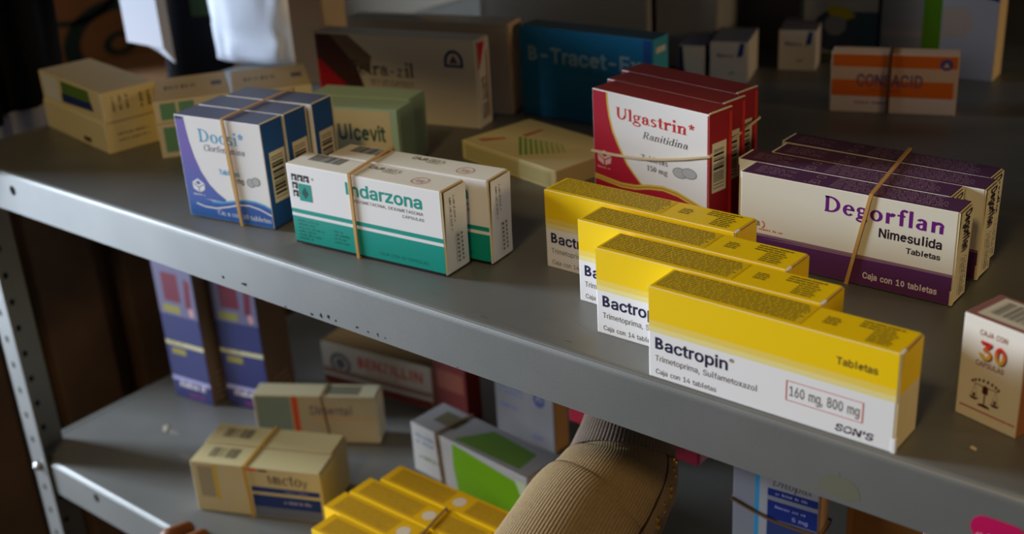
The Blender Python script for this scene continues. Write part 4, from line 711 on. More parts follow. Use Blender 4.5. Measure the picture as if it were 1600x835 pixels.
# ---- blue tablet boxes, banded three
def blue_box(label, x, y, th, z=LIFT):
    TOPB = mat('blue_card_sheen', (84, 92, 124), .38, .5)  # greyed blue: the sheen on the top is put into its colour
    b = Box('medicine_box', label, x, y, th, .0765, .0230, .0748, z, 'white and blue tablet boxes in a banded bundle', card=WHITE, faces={'t': TOPB, 'r': mat('blue_card', (30, 78, 142)), 'l': DBLUE, 'b': DBLUE, 'u': DBLUE})
    cv = [(.112, .985), (.122, .86), (.135, .755), (.17, .60), (.22, .466), (.30, .345), (.38, .272), (.468, .218)]
    for i in range(len(cv)-1): b.poly('f', [(.008, cv[i+1][1]), (cv[i+1][0], cv[i+1][1]), (cv[i][0], cv[i][1]), (.008, cv[i][1])], VIOGRAD)
    b.poly('f', [(.01, .955), (.09, .96), (.085, .985), (.01, .988)], NAVY)
    wv = [(.008, .215), (.18, .20), (.30, .185), (.42, .19), (.56, .222), (.70, .250), (.82, .25), (.92, .232), (.992, .205)]
    b.strip('f', [(u, .008) for u, v in wv], wv, VIOGRAD)
    b.poly('f', [(.008, .20), (.008, .23), (.47, .22), (.47, .19)], VIOGRAD)
    b.strip('f', [(u, v-.018) for u, v in wv[2:]], [(u, v) for u, v in wv[2:]], SKYB)
    w2 = [(.10, .135), (.2, .112), (.34, .112), (.48, .145), (.62, .185), (.74, .195), (.86, .175), (.992, .13)]
    b.strip('f', [(u, v-.006) for u, v in w2], [(u, v+.008) for u, v in w2], WHITE)
    b.text('f', drawn('Docsi*', .12, .045), .262, .765, .785, .125, SKYB)
    b.text('f', drawn('Clorfenamina', .09, .04, True, .25), .304, .68, .779, .062, mat('slate_ink', (96, 90, 132)))
    b.text('f', sans('Tabletas', .01), .44, .468, .68, .05, SKYB); b.text('f', sans('4 mg', .01), .58, .405, .72, .05, GREY)
    b.text('f', drawn('Caja con 20 tabletas', .11, .045), .35, .055, .974, .05, WHITE)
    for k, (u, v) in enumerate([(.80, .425), (.86, .445)]): b.oval('f', u, v, .0036, .0032, mat('pill_grey', (176, 176, 178)), 'emblem'); b.oval('f', u, v, .0036, .0032, mat('pill_edge', (120, 120, 124)), 'emblem', 20, .0005)
    cube_mark(b, .088, .221, .239, .392, WHITE, mat('cube_blue', (52, 92, 168)))
    b.barcode('r', .20, .235, .90, .715, False, 21, mat('label_cream', (214, 202, 176)), BLACK, 14)
    b.rect('r', .965, .02, .995, .98, KRAFT)
    mb = MB(); mb.box((.0765, .0222, .001), (.0772, .0228, .074), KRAFT); mb.box((.0757, .0008, .0746), (.0767, .0222, .0752), KRAFT); mb.build('end_flap', b.root)
    return b.done()
def cube_mark(b, u0, v0, u1, v1, m, m2):
    um, h = (u0+u1)/2, v1-v0
    b.poly('f', [(u0, v0+h*.72), (um, v0+h*.98), (u1, v0+h*.72), (um, v0+h*.50)], m, 'emblem'); b.poly('f', [(u0+.04, v0+h*.73), (um, v0+h*.86), (u1-.04, v0+h*.73), (um, v0+h*.62)], m2, 'emblem')
    b.poly('f', [(u0, v0+h*.68), (um-.006, v0+h*.45), (um-.006, v0+h*.18), (u0+.008, v0+h*.36)], m, 'emblem'); b.poly('f', [(u1, v0+h*.68), (um+.006, v0+h*.45), (um+.006, v0+h*.18), (u1-.008, v0+h*.36)], m, 'emblem')
    b.dashes('f', u0, v0, u1, v0+h*.11, 1, m, 5, 'emblem', .0012, .9)
bl = blue_box('white and blue tablet box, front of the banded bundle of three', -.246, .0168, .1665)
dup(bl, (-.2492, .0410, LIFT), .1600, 'white and blue tablet box, middle of the banded bundle of three')
dup(bl, (-.2497, .0655, LIFT), .1800, 'white and blue tablet box, rear of the banded bundle, next to the mint boxes')
P_, N_ = loop_vertical(-.246, .0168, .1665, .0755, .0748, LIFT, .048, .0445, .044, sub=5, e=.0008)
band('rubber_band', 'tan rubber band around the white and blue boxes', P_, N_, [.0026+.0018*math.exp(-((i-2.5)/1.5)**2) for i in range(len(P_))])

# ---- red tablet boxes, banded three
def red_box(label, x, y, th):
    TOPR = mat('brick_red_card', (142, 40, 34), .45, .35)
    b = Box('medicine_box', label, x, y, th, .0985, .0222, .0855, 0, 'red and white tablet boxes in a banded bundle', card=DCRIM, faces={'f': WHITE, 't': TOPR, 'r': mat('dark_red_end', (150, 22, 34))})
    cv = [(.128, .988), (.132, .90), (.147, .797), (.178, .68), (.229, .574), (.30, .45), (.36, .385), (.422, .322), (.48, .285)]
    for i in range(len(cv)-1):
        b.poly('f', [(.006, cv[i+1][1]), (cv[i+1][0], cv[i+1][1]), (cv[i][0], cv[i][1]), (.006, cv[i][1])], CRIM)
    b.strip('f', [(u, v) for u, v in cv], [(u+.014, v+.004) for u, v in cv], GOLD)
    wv = [(.008, .295), (.12, .285), (.25, .275), (.38, .29), (.50, .325), (.62, .345), (.74, .335), (.86, .30), (.992, .255)]
    b.strip('f', [(u, .008) for u, v in wv], wv, CRIM); b.strip('f', [(u, v-.028) for u, v in wv], [(u, v+.012) for u, v in wv], GOLD); b.strip('f', [(u, v-.012) for u, v in wv], [(u, v-.006) for u, v in wv], DCRIM)
    b.rect('f', .985, .01, .997, .985, CRIM)
    b.text('f', drawn('Ulgastrin*', .14, .05), .216, .803, .882, .095, mat('lettering_red', (196, 36, 40)))
    b.text('f', drawn('Ranitidina', .10, .04, True, .28), .448, .695, .828, .056, mat('charcoal_ink', (62, 60, 62)))
    b.text('f', drawn('Tabletas', .12, .045), .433, .522, .662, .046, mat('charcoal_ink', (62, 60, 62))); b.text('f', drawn('150 mg', .12, .045), .483, .45, .662, .042, mat('charcoal_ink', (62, 60, 62)))
    for u, v in [(.765, .498), (.84, .512)]: b.oval('f', u, v, .0062, .0036, mat('pill_grey', (176, 176, 178)), 'emblem'); b.oval('f', u, v, .0062, .0036, mat('pill_edge', (120, 120, 124)), 'emblem', 20, .0005)
    cube_mark(b, .035, .365, .165, .52, mat('mark_rose', (216, 176, 164)), CRIM)
    b.barcode('r', .12, .39, .74, .77, False, 31, mat('label_cream', (214, 202, 176)), BLACK, 16)
    b.rect('r', .85, .02, .99, .97, mat('bright_red_end', (196, 44, 34)))
    mb = MB(); mb.box((.0975, .0006, .0853), (.0989, .0216, .0859), KRAFT); mb.build('end_flap', b.root)
    return b.done()
rb = red_box('red and white tablet box, front of the banded red bundle', -.0058, .1755, -.1502)
dup(rb, (-.0094, .1983, 0), -.1502, 'red and white tablet box, middle of the banded red bundle')
dup(rb, (-.0130, .2212, 0), -.1502, 'red and white tablet box, rear of the banded red bundle')
def loop_horizontal(x, y, th, w, d, zs, e=.0007, sub=5, x1=0):
    base = [(-e, -e, zs[0]), (w+e, -e, zs[1]), (w+e+x1, d+e, zs[2]), (-e+x1, d+e, zs[3])]; nr = [(0, -1, 0), (1, 0, 0), (0, 1, 0), (-1, 0, 0)]; P = []; N = []
    for i in range(4):
        a, b = Vector(base[i]), Vector(base[(i+1) % 4]); P.append(a); N.append(Vector(nr[i-1])+Vector(nr[i]))
        for k in range(1, sub): 
            p = a.lerp(b, k/sub)
            if i == 0: p.z -= .004*math.sin(math.pi*k/sub)
            P.append(p); N.append(Vector(nr[i]))
    M = Matrix.Translation((x, y, 0)) @ Matrix.Rotation(th, 4, 'Z')
    return [M @ p for p in P], [M.to_3x3() @ q for q in N]
P_, N_ = loop_horizontal(-.0058, .1755, -.1502, .0985, .0672, [.042, .0590, .0640, .05], x1=-.0140)
band('rubber_band', 'pale rubber band around the red boxes', P_, N_, .0018, BANDW)

# ---- purple and cream tablet boxes, banded four
def purple_box(label, x, y, th, z=LIFT):
    FR = mat('ivory_card', (230, 226, 212)); EN = mat('ivory_end', (222, 210, 176))
    b = Box('medicine_box', label, x, y, th, .1307, .0194, .0559, z, 'purple and cream tablet boxes in a banded bundle', card=DPURP, faces={'f': FR, 'r': EN, 'l': EN})
    b.rect('f', .004, .008, .996, .305, PURP); b.rect('f', .004, .305, .996, .335, mat('mauve_ink', (146, 110, 130)))
    b.poly('f', [(.10, .28), (.55, .29), (.8, .305), (.3, .302)], mat('mauve_ink', (146, 110, 130)))
    b.text('f', drawn('Degorflan', .14, .075, False), .414, .738, .943, .18, VIOT)
    b.text('f', sans('Nimesulida', .012), .666, .578, .940, .10, mat('deep_ink', (36, 26, 46))); b.text('f', sans('Tabletas', .012), .790, .462, .938, .062, mat('deep_ink', (36, 26, 46)))
    b.text('f', sans('Caja con 10 tabletas', .014), .606, .09, .937, .07, mat('lilac_white', (226, 214, 222)))
    for q in ring(.078*.1307, .44*.0559, .0024, .0024, .0007, .0007, -80, 80): b.P('emblem').poly([b.xyz('f', p[0]+.004, p[1], .0001) for p in q], PEACHY)
    b.text('f', sans('Ah', .02), .075, .42, .10, .06, mat('deep_ink', (36, 26, 46)), 'emblem'); b.dashes('f', .03, .372, .225, .402, 1, PEACHY, 3, 'emblem', .0013, .8)
    LI = mat('lilac_print', (162, 130, 152))
    b.dashes('t', .42, .10, .95, .92, 8, LI, 13, cw=.0011, fill=.55, ragged=.12); b.dashes('t', .05, .2, .26, .8, 5, LI, 14, cw=.0012, fill=.5, ragged=.5)
    for v in (.3, .7): b.oval('t', .345, v, .0030, .0022, LI, 'lettering', 16, .0005)
    b.dashes('t', .30, .08, .38, .2, 1, LI, 4, cw=.001); 
    b.rect('r', .02, .01, .14, .97, PURP, 'carton') if False else None
    b.text('r', drawn('Degorflan', .115, .065, False), .16, .30, .97, .5, mat('deep_ink', (36, 26, 46)), rot=270) if False else b.text('r', sans('Degorflan', .02), .55, .30, .97, .5, mat('deep_ink', (36, 26, 46)), rot=270)
    b.dashes('r', .3, .08, .72, .5, 3, mat('deep_ink', (36, 26, 46)), 5, cw=.0011, vert=True, fill=.5)
    b.flap(EN, tilt=.001, tab=EN); shift_r(b, .0016)
    mb = MB(); mb.box((.1296, -.0003, .0002), (.1312, .0028, .009), KRAFT, .0002); mb.build('tuck_tab', b.root); mb = MB(); mb.box((-.0006, .0004, .0515), (.0004, .018, .0561), WHITE, .0002); mb.build('tuck_tab', b.root)
    return b.done()
pu = purple_box('purple and cream tablet box, front of the banded bundle of four', .1183, .1524, .006)
for lab, x, y, th in [('purple and cream tablet box second in its bundle, pushed out to the left', .1060, .1722, .006), ('purple and cream tablet box third in its bundle, sticking out to the right', .1181, .1920, .004), ('purple and cream tablet box, rearmost of the banded bundle of four', .1140, .2135, -.012)]:
    dup(pu, (x, y, LIFT), th, lab)
P_, N_ = loop_vertical(.1183, .1524, .006, .082, .0559, LIFT, .0700, .0815, .070, sub=5, e=.0007)
band('rubber_band', 'tan rubber band around the purple and cream boxes', P_, N_, .0025)

# ---- box of thirty capsules at the right edge
b = Box('medicine_box', 'white and brown box of thirty capsules with a scales emblem, at the far right', .2905, .0487, -.2738, .0322, .0270, .0531, 0, card=mat('ivory_box', (228, 220, 208)), faces={'r': BROWNC, 'l': BROWNC, 't': MAUVE, 'b': BROWNC})
b.text('f', sans('CAJA CON', .012), .275, .845, .712, .05, mat('brown_ink', (140, 74, 60))); b.text('f', sans('CAPSULAS', .012), .257, .552, .706, .052, mat('brown_ink', (140, 74, 60)))
b.text('f', sans('30', .05), .315, .62, .735, .165, mat('shadow_brown', (96, 40, 24))); b.text('f', sans('30', .05), .29, .63, .712, .165, NUM30)
b.rect('f', .07, .108, .965, .121, mat('rule_red', (190, 30, 36)), 'lettering')
K_ = mat('emblem_brown', (74, 30, 22))
b.rect('f', .445, .175, .465, .36, K_, 'emblem'); b.rect('f', .36, .168, .55, .185, K_, 'emblem'); b.rect('f', .39, .185, .52, .195, K_, 'emblem'); b.rect('f', .41, .30, .50, .365, K_, 'emblem'); b.rect('f', .27, .365, .64, .372, K_, 'emblem'); b.poly('f', [(.43, .372), (.455, .385), (.48, .372)], K_, 'emblem')
for u in (.285, .625):
    b.poly('f', [(u, .368), (u-.055, .235), (u-.05, .235), (u+.004, .368)], K_, 'emblem'); b.poly('f', [(u, .368), (u+.05, .235), (u+.055, .235), (u+.004, .368)], K_, 'emblem'); b.poly('f', [(u-.075, .235), (u-.04, .212), (u+.04, .212), (u+.075, .235)], K_, 'emblem'); b.rect('f', u-.02, .24, u+.02, .275, K_, 'emblem')
for k, ch in enumerate('MEDIMART'[:8]):
    a = R(150-17*k); cu, cv = .0146+.0078*math.cos(a), .0185+.0040*math.sin(a)
    b.P('emblem').poly([b.xyz('f', cu+p, cv+q, .00012) for p, q in ((-.0006, -.0007), (.0005, -.0007), (.0006, .0008), (-.0005, .0008))], K_)
b.rect('t', .14, .1, .97, .9, mat('label_ivory', (206, 196, 176)), 'barcode'); b.barcode('t', .18, .14, .95, .86, True, 6, None, mat('bar_grey', (70, 68, 64)), 26)
mb = MB(); mb.box((-.0006, .024, .001), (.0003, .0276, .008), KRAFT, .0002); mb.build('tuck_tab', b.root)
b.done()
#==BACK==
# ---- two cream boxes stacked at the far left
def cream_box(label, x, y, z, th):
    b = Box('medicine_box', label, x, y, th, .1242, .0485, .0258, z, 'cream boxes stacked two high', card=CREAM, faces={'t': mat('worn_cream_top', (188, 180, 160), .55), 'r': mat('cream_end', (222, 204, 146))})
    b.rect('f', .05, .12, .30, .93, mat('white_label', (226, 230, 236))); b.poly('f', [(.36, .42), (.82, .50), (.80, .92), (.36, .90)], mat('leaf_green_ink', (92, 132, 56))); b.poly('f', [(.34, .16), (.84, .26), (.82, .52), (.34, .48)], NBLUE)
    b.dashes('r', .12, .35, .5, .85, 3, mat('khaki_ink', (110, 98, 66)), 3, cw=.0016, vert=True, fill=.4); b.dashes('r', .62, .3, .9, .8, 2, mat('khaki_ink', (110, 98, 66)), 4, cw=.0016, vert=True, fill=.4)
    b.flap(mat('cream_end', (222, 204, 146)), tilt=.0006, lip=False); shift_r(b, .0011)
    return b.done()
cr = cream_box('cream box with white label, green and navy print, upper of the two at far left', -.5425, .0895, .0260, -.156)
b = Box('medicine_box', 'plain cream box, lower of the two stacked at far left', -.5435, .0885, -.159, .1242, .0485, .0258, 0, 'cream boxes stacked two high', card=CREAM, faces={'r': mat('cream_end', (222, 204, 146))})
b.poly('f', [(.62, .12), (.74, .14), (.74, .30), (.62, .28)], DGREY); b.dashes('r', .2, .3, .8, .7, 2, mat('khaki_ink', (110, 98, 66)), 3, cw=.0016, fill=.3); b.flap(mat('cream_end', (222, 204, 146)), tilt=.0006, lip=False); shift_r(b, .0011); b.done()

# ---- cream boxes with green squares, behind the blue bundle
def square_box(label, x, y, z, th, h, sq=True, w=.0614, grp='cream boxes with green squares behind the blue bundle'):
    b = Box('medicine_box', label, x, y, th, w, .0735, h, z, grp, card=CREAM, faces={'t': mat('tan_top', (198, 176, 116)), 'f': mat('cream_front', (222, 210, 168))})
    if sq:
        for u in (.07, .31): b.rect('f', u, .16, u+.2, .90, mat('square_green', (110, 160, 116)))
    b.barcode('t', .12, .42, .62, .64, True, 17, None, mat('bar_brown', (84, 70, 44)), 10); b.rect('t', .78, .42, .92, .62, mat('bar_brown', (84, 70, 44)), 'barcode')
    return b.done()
sq = square_box('flat cream box with two green squares, lower of the pair behind the blue bundle', -.371, .0851, 0, .962, .0284)
s2 = square_box('flat cream box with two green squares, upper of the pair behind the blue bundle', -.3712, .0855, .0286, .965, .0186)
s3 = square_box('plain tan-topped cream box just right of the green-square boxes', -.3385, .1395, 0, .915, .045, False, .0635, None)

# ---- mint boxes
def mint_box(label, x, y, th):
    b = Box('medicine_box', label, x, y, th, .085, .0255, .0520, 0, 'mint green boxes behind the white and teal pair', card=MINT)
    b.rect('f', .12, .14, .93, .97, mat('buff_panel', (222, 206, 158)))
    b.text('f', sans('Ulcevit', .022), .40, .52, .87, .24, mat('bottle_green_ink', (44, 84, 70))); b.dashes('f', .62, .22, .86, .40, 2, mat('bottle_green_ink', (44, 84, 70)), 5, cw=.002)
    b.flap(MINT, tilt=.001, lip=False)
    return b.done()
mi = mint_box('mint green box lettered in dark green, front of the mint pair', -.2485, .1283, .30)
dup(mi, (-.2605, .1542, 0), .30, 'mint green box, rear of the mint pair, its right end showing')

# ---- big red-cornered box and the plain one behind it
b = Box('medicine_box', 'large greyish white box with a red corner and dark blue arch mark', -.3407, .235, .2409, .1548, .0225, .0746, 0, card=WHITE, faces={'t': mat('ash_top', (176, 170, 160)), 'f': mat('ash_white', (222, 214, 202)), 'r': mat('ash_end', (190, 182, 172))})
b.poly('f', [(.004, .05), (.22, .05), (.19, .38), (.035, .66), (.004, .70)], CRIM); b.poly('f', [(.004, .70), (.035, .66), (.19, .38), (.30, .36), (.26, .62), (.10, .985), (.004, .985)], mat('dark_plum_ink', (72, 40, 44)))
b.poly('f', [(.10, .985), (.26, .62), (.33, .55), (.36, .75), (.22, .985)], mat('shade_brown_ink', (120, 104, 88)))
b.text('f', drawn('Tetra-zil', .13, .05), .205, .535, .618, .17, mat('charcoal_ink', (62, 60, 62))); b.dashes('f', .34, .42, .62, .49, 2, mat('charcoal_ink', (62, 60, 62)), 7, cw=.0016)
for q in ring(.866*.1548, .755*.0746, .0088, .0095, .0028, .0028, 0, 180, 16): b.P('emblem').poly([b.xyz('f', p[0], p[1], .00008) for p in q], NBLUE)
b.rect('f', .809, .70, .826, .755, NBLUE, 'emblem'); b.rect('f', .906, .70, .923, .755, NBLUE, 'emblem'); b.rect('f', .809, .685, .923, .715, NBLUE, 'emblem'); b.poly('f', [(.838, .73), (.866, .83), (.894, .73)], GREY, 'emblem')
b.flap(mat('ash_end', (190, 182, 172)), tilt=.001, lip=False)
b.poly('r', [(.08, .66), (.62, .96), (.06, .97)], CRIM); b.dashes('r', .2, .1, .6, .6, 2, DGREY, 5, cw=.002, vert=True); b.rect('r', .66, .1, .74, .85, mat('faded_red', (150, 80, 70))); shift_r(b, .0016)
for k in ('carton',): b.parts[k].v = [(x+.0016, y, z) if x > b.w+.00001 else (x, y, z) for x, y, z in b.parts[k].v]
b.done()
b = Box('medicine_box', 'plain brownish grey box with a dark lid strip, behind the red-cornered box', -.3405, .2740, .278, .1548, .0260, .0782, 0, card=mat('taupe_card', (176, 164, 148)), faces={'r': mat('taupe_end', (226, 190, 150))})
b.rect('t', .004, .06, .52, .7, mat('dark_tape', (52, 46, 40))); b.poly('t', [(.52, .1), (.7, .2), (.5, .7), (.36, .72)], mat('ochre_ink', (176, 128, 60))); b.flap(mat('taupe_end', (226, 190, 150)), tilt=.0006, lip=False); b.done()
# ---- beige carton behind
b = Box('medicine_box', 'tall plain beige carton behind the tan-topped cream box', -.4420, .2960, .42, .034, .055, .17, 0, card=BEIGE, faces={'f': mat('shaded_beige', (150, 116, 84), .8)})  # front browner than the card: its shade is put into the colour
b.flap(BEIGE, tilt=.0006, lip=False); b.done()
# ---- teal blue box
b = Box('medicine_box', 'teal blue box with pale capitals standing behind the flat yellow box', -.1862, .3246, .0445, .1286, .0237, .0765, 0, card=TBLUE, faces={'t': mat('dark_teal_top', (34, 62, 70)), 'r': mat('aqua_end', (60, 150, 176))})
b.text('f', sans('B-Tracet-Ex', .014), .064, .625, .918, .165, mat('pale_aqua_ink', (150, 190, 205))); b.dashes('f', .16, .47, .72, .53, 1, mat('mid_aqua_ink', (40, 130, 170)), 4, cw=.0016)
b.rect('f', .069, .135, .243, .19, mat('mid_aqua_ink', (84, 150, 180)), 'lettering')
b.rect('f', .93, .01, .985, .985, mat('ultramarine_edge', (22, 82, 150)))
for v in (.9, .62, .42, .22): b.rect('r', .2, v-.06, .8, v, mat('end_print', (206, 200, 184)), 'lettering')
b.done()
# ---- flat pale yellow box with green bars
b = Box('medicine_box', 'flat pale yellow box with green bars on top, lying left of the red bundle', -.1548, .2081, -.1917, .1085, .0701, .0154, 0, card=PALEY)
for k in range(9):
    u, v, tu, tv = .572+.024*k, .078+.044*k, -.30+.019*k, .394-.028*k
    c_ = mat('bar_green_%d' % k, tuple(int(a*(1-k/10)+q*k/10) for a, q in zip((110, 164, 66), (214, 206, 158))))
    b.poly('t', [(u, v), (u+.014, v+.026), (u+.014+tu, v+.026+tv), (u+tu, v+tv)], c_)
for (u0, v0, u1, v1, wd) in [(.07, .14, .20, .37, .075), (.25, .55, .26, .83, .05)]:
    for k in range(7):
        t = k/7; uu, vv = u0+(u1-u0)*t*1.0, v0+(v1-v0)*t; b.poly('t', [(uu, vv), (uu+wd*(1-t*.5), vv-.02), (uu+wd*(1-t*.5)+.012, vv+.015), (uu+.01, vv+.025)], mat('rose_red_ink', (206, 100, 72)), 'lettering')
b.rect('f', .04, .12, .95, .82, mat('sage_panel', (196, 188, 134)))
b.done()
# ---- orange box, far right
b = Box('medicine_box', 'orange and white striped box standing alone in the dark at right', .0356, .4506, .3404, .0976, .019, .0494, 0, card=mat('peach_card', (226, 184, 150)))
b.rect('f', .01, .77, .99, .97, ORNG); b.rect('f', .01, .28, .97, .55, ORNG); b.rect('f', .005, .01, .995, .27, mat('pinkish_white', (232, 208, 196)))
b.text('f', sans('CONSACID', .03), .208, .455, .73, .2, mat('violet_grey_ink', (120, 84, 110))); b.dashes('f', .2, .14, .5, .22, 1, mat('violet_grey_ink', (120, 84, 110)), 3, cw=.002); b.dashes('f', .3, .36, .6, .41, 1, RED, 3, cw=.002)
b.oval('f', .905, .84, .0050, .0046, mat('mark_violet', (96, 80, 130))); b.poly('f', [(.88, .80), (.905, .88), (.93, .80)], mat('peach_card', (226, 184, 150)), 'emblem')
b.done()
P_, N_ = loop_vertical(.0356, .4506, .3404, .019, .0494, 0, .0455, .0457, .046, sub=4, e=.0007)
P_ = [Vector((p.x, p.y, max(p.z, .0002))) for p in P_]
band('rubber_band', 'dark rubber band around the orange striped box', P_, N_, .0030, mat('old_dark_rubber', (92, 56, 34), .6))
# ---- blurred white and navy boxes behind the red bundle
def wn_box(label, x, y, th, w, d, h):
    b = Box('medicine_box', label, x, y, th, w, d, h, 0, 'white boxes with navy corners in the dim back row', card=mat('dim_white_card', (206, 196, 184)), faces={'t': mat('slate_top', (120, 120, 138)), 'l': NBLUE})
    b.poly('f', [(.7, .62), (.86, .66), (.9, .97), (.78, .97)], NBLUE, 'emblem'); b.dashes('f', .18, .60, .62, .74, 1, GREY, 5, cw=.003); b.dashes('f', .5, .2, .7, .3, 1, GREY, 6, cw=.003)
    return b.done()
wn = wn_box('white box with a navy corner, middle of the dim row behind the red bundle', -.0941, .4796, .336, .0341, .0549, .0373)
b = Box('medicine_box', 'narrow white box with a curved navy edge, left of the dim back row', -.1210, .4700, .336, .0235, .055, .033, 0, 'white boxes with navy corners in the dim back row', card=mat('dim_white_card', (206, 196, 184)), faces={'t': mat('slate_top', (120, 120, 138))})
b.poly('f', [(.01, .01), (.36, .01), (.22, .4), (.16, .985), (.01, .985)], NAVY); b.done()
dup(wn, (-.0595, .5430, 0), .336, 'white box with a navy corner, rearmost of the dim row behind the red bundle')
# ---- back right: circle print, white and green, tall navy-topped box
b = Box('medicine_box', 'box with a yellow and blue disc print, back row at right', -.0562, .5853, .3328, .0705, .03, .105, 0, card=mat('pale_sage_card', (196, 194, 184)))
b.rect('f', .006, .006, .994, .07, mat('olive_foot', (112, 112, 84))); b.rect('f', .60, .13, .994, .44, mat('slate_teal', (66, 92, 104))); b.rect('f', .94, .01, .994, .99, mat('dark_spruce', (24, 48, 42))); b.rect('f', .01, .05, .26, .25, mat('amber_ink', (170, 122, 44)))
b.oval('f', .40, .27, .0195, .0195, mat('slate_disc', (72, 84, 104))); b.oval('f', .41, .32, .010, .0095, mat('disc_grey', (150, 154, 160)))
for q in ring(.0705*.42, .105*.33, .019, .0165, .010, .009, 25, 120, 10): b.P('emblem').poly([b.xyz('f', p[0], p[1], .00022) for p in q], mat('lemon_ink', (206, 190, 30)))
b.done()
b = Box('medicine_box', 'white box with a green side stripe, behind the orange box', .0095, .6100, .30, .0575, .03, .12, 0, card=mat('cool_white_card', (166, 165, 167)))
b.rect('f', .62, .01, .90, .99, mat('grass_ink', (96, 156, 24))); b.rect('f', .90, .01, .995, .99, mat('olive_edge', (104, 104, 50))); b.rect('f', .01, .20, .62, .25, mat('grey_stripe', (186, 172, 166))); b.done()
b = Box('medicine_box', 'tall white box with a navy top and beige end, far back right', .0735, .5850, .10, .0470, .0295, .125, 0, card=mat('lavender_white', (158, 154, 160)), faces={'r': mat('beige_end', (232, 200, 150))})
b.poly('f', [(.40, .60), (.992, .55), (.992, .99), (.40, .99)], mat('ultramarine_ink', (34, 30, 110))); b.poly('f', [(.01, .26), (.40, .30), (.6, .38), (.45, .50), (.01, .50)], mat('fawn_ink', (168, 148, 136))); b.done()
# ---- large plain cartons in the back
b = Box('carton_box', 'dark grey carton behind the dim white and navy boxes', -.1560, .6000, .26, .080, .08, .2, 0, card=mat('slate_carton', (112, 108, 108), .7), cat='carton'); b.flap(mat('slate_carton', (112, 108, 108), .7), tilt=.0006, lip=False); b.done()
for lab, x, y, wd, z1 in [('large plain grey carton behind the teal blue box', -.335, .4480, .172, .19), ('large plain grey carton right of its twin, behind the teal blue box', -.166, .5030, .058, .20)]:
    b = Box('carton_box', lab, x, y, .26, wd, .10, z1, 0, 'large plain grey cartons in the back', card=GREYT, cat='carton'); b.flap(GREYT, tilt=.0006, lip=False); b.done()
#==LOWER==
# ---------------------------------------------------------------- lower shelf
# tall purple boxes
def tall_box(label, x, y, th):
    b = Box('medicine_box', label, x, y, th, .0520, .042, .1519, ZL, 'tall purple boxes on the lower shelf', card=INDIGO, faces={'r': mat('kraft_side', (120, 96, 80), .7), 't': LILAC})
    b.rect('f', .01, .62, .99, .99, mat('lilac_panel', (112, 104, 132))); b.rect('f', .20, .72, .62, .92, mat('plum_red_ink', (116, 28, 50))); b.poly('f', [(.72, .70), (.86, .68), (.92, .88), (.78, .9)], mat('plum_red_ink', (116, 28, 50))); b.oval('f', .84, .665, .003, .005, mat('skin_pink_ink', (206, 150, 150)))
    b.rect('f', .12, .635, .55, .69, mat('olive_gold_ink', (150, 140, 60)), 'lettering'); b.rect('f', .01, .395, .99, .425, mat('pale_gold_ink', (206, 196, 150))); b.dashes('f', .10, .40, .5, .44, 1, mat('olive_gold_ink', (150, 140, 60)), 3, cw=.002); b.rect('f', .14, .33, .5, .375, mat('olive_gold_ink', (170, 160, 40)), 'lettering')
    b.rect('f', .01, .13, .99, .16, mat('lilac_rule', (170, 166, 210))); b.dashes('f', .18, .085, .86, .135, 1, mat('lilac_white', (226, 214, 222)), 6, cw=.0032, fill=.9); b.dashes('f', .4, .02, .8, .06, 1, mat('plum_pink', (170, 50, 120)), 3, cw=.002)
    b.dashes('r', .2, .02, .8, .25, 5, mat('kraft_print', (176, 140, 130)), 8, cw=.0016); b.flap(mat('kraft_side', (120, 96, 80), .7), tilt=.001, lip=False); shift_r(b, .0016)
    return b.done()
tl = tall_box('tall purple box with kraft side, nearest the left end of the lower shelf', -.5090, .1417, .131)
dup(tl, (-.4475, .1597, ZL), .2305, 'tall purple box beside its twin, partly behind the small white striped box')
# brown and white box with red capitals
b = Box('medicine_box', 'brown-topped carton with red capitals on its side, back of the lower shelf', -.3996, .2450, .138, .1336, .06, .0475, ZL, card=mat('dull_white_card', (184, 172, 158)), faces={'t': mat('brown_top', (120, 90, 50)), 'r': mat('tan_end', (186, 146, 104))})
b.text('f', sans('BENZILLIN', .03), .34, .58, .92, .24, mat('brick_ink', (186, 46, 36))); b.oval('f', .17, .55, .013, .012, mat('smoke_ink', (92, 90, 98)), tu=.004); b.oval('f', .17, .55, .006, .006, mat('smoke_ink', (92, 90, 98)))
b.rect('f', .004, .28, .996, .40, mat('tan_stripe', (140, 104, 86))); b.rect('f', .004, .01, .996, .20, mat('rust_foot', (112, 46, 32))); b.dashes('f', .40, .44, .7, .52, 1, mat('brick_ink', (150, 60, 50)), 3, cw=.002); b.flap(mat('tan_end', (186, 146, 104)), tilt=.0006, lip=False); b.done()
# small white box with grey-blue panel and orange stripe
b = Box('medicine_box', 'white box with a grey-blue panel and thin orange stripe, lower shelf', -.3690, .1314, .541, .1162, .0226, .0491, ZL+.0008, card=CREAM, faces={'t': mat('khaki_top', (158, 148, 118)), 'f': mat('warm_front', (196, 186, 164))})
b.rect('f', .02, .02, .30, .97, GREYB); b.rect('f', .315, .02, .365, .985, PEACHY); b.text('f', sans('Dimental', .01), .46, .60, .80, .2, mat('mauve_grey_ink', (130, 116, 130))); b.rect('f', .47, .50, .98, .54, mat('peach_rule', (216, 170, 130)))
b.rect('t', .58, .15, .86, .85, mat('bar_olive', (96, 90, 70)), 'barcode'); b.flap(CREAM, tilt=.0005, lip=False); b.done()
P_, N_ = loop_vertical(-.3690, .1314, .541, .0226, .0491, ZL+.0008, .0700, .0655, .066, sub=4, e=.0007); band('rubber_band', 'thin brown rubber band around the white box with orange stripe', P_, N_, .0016, mat('brown_rubber', (120, 84, 52), .6))
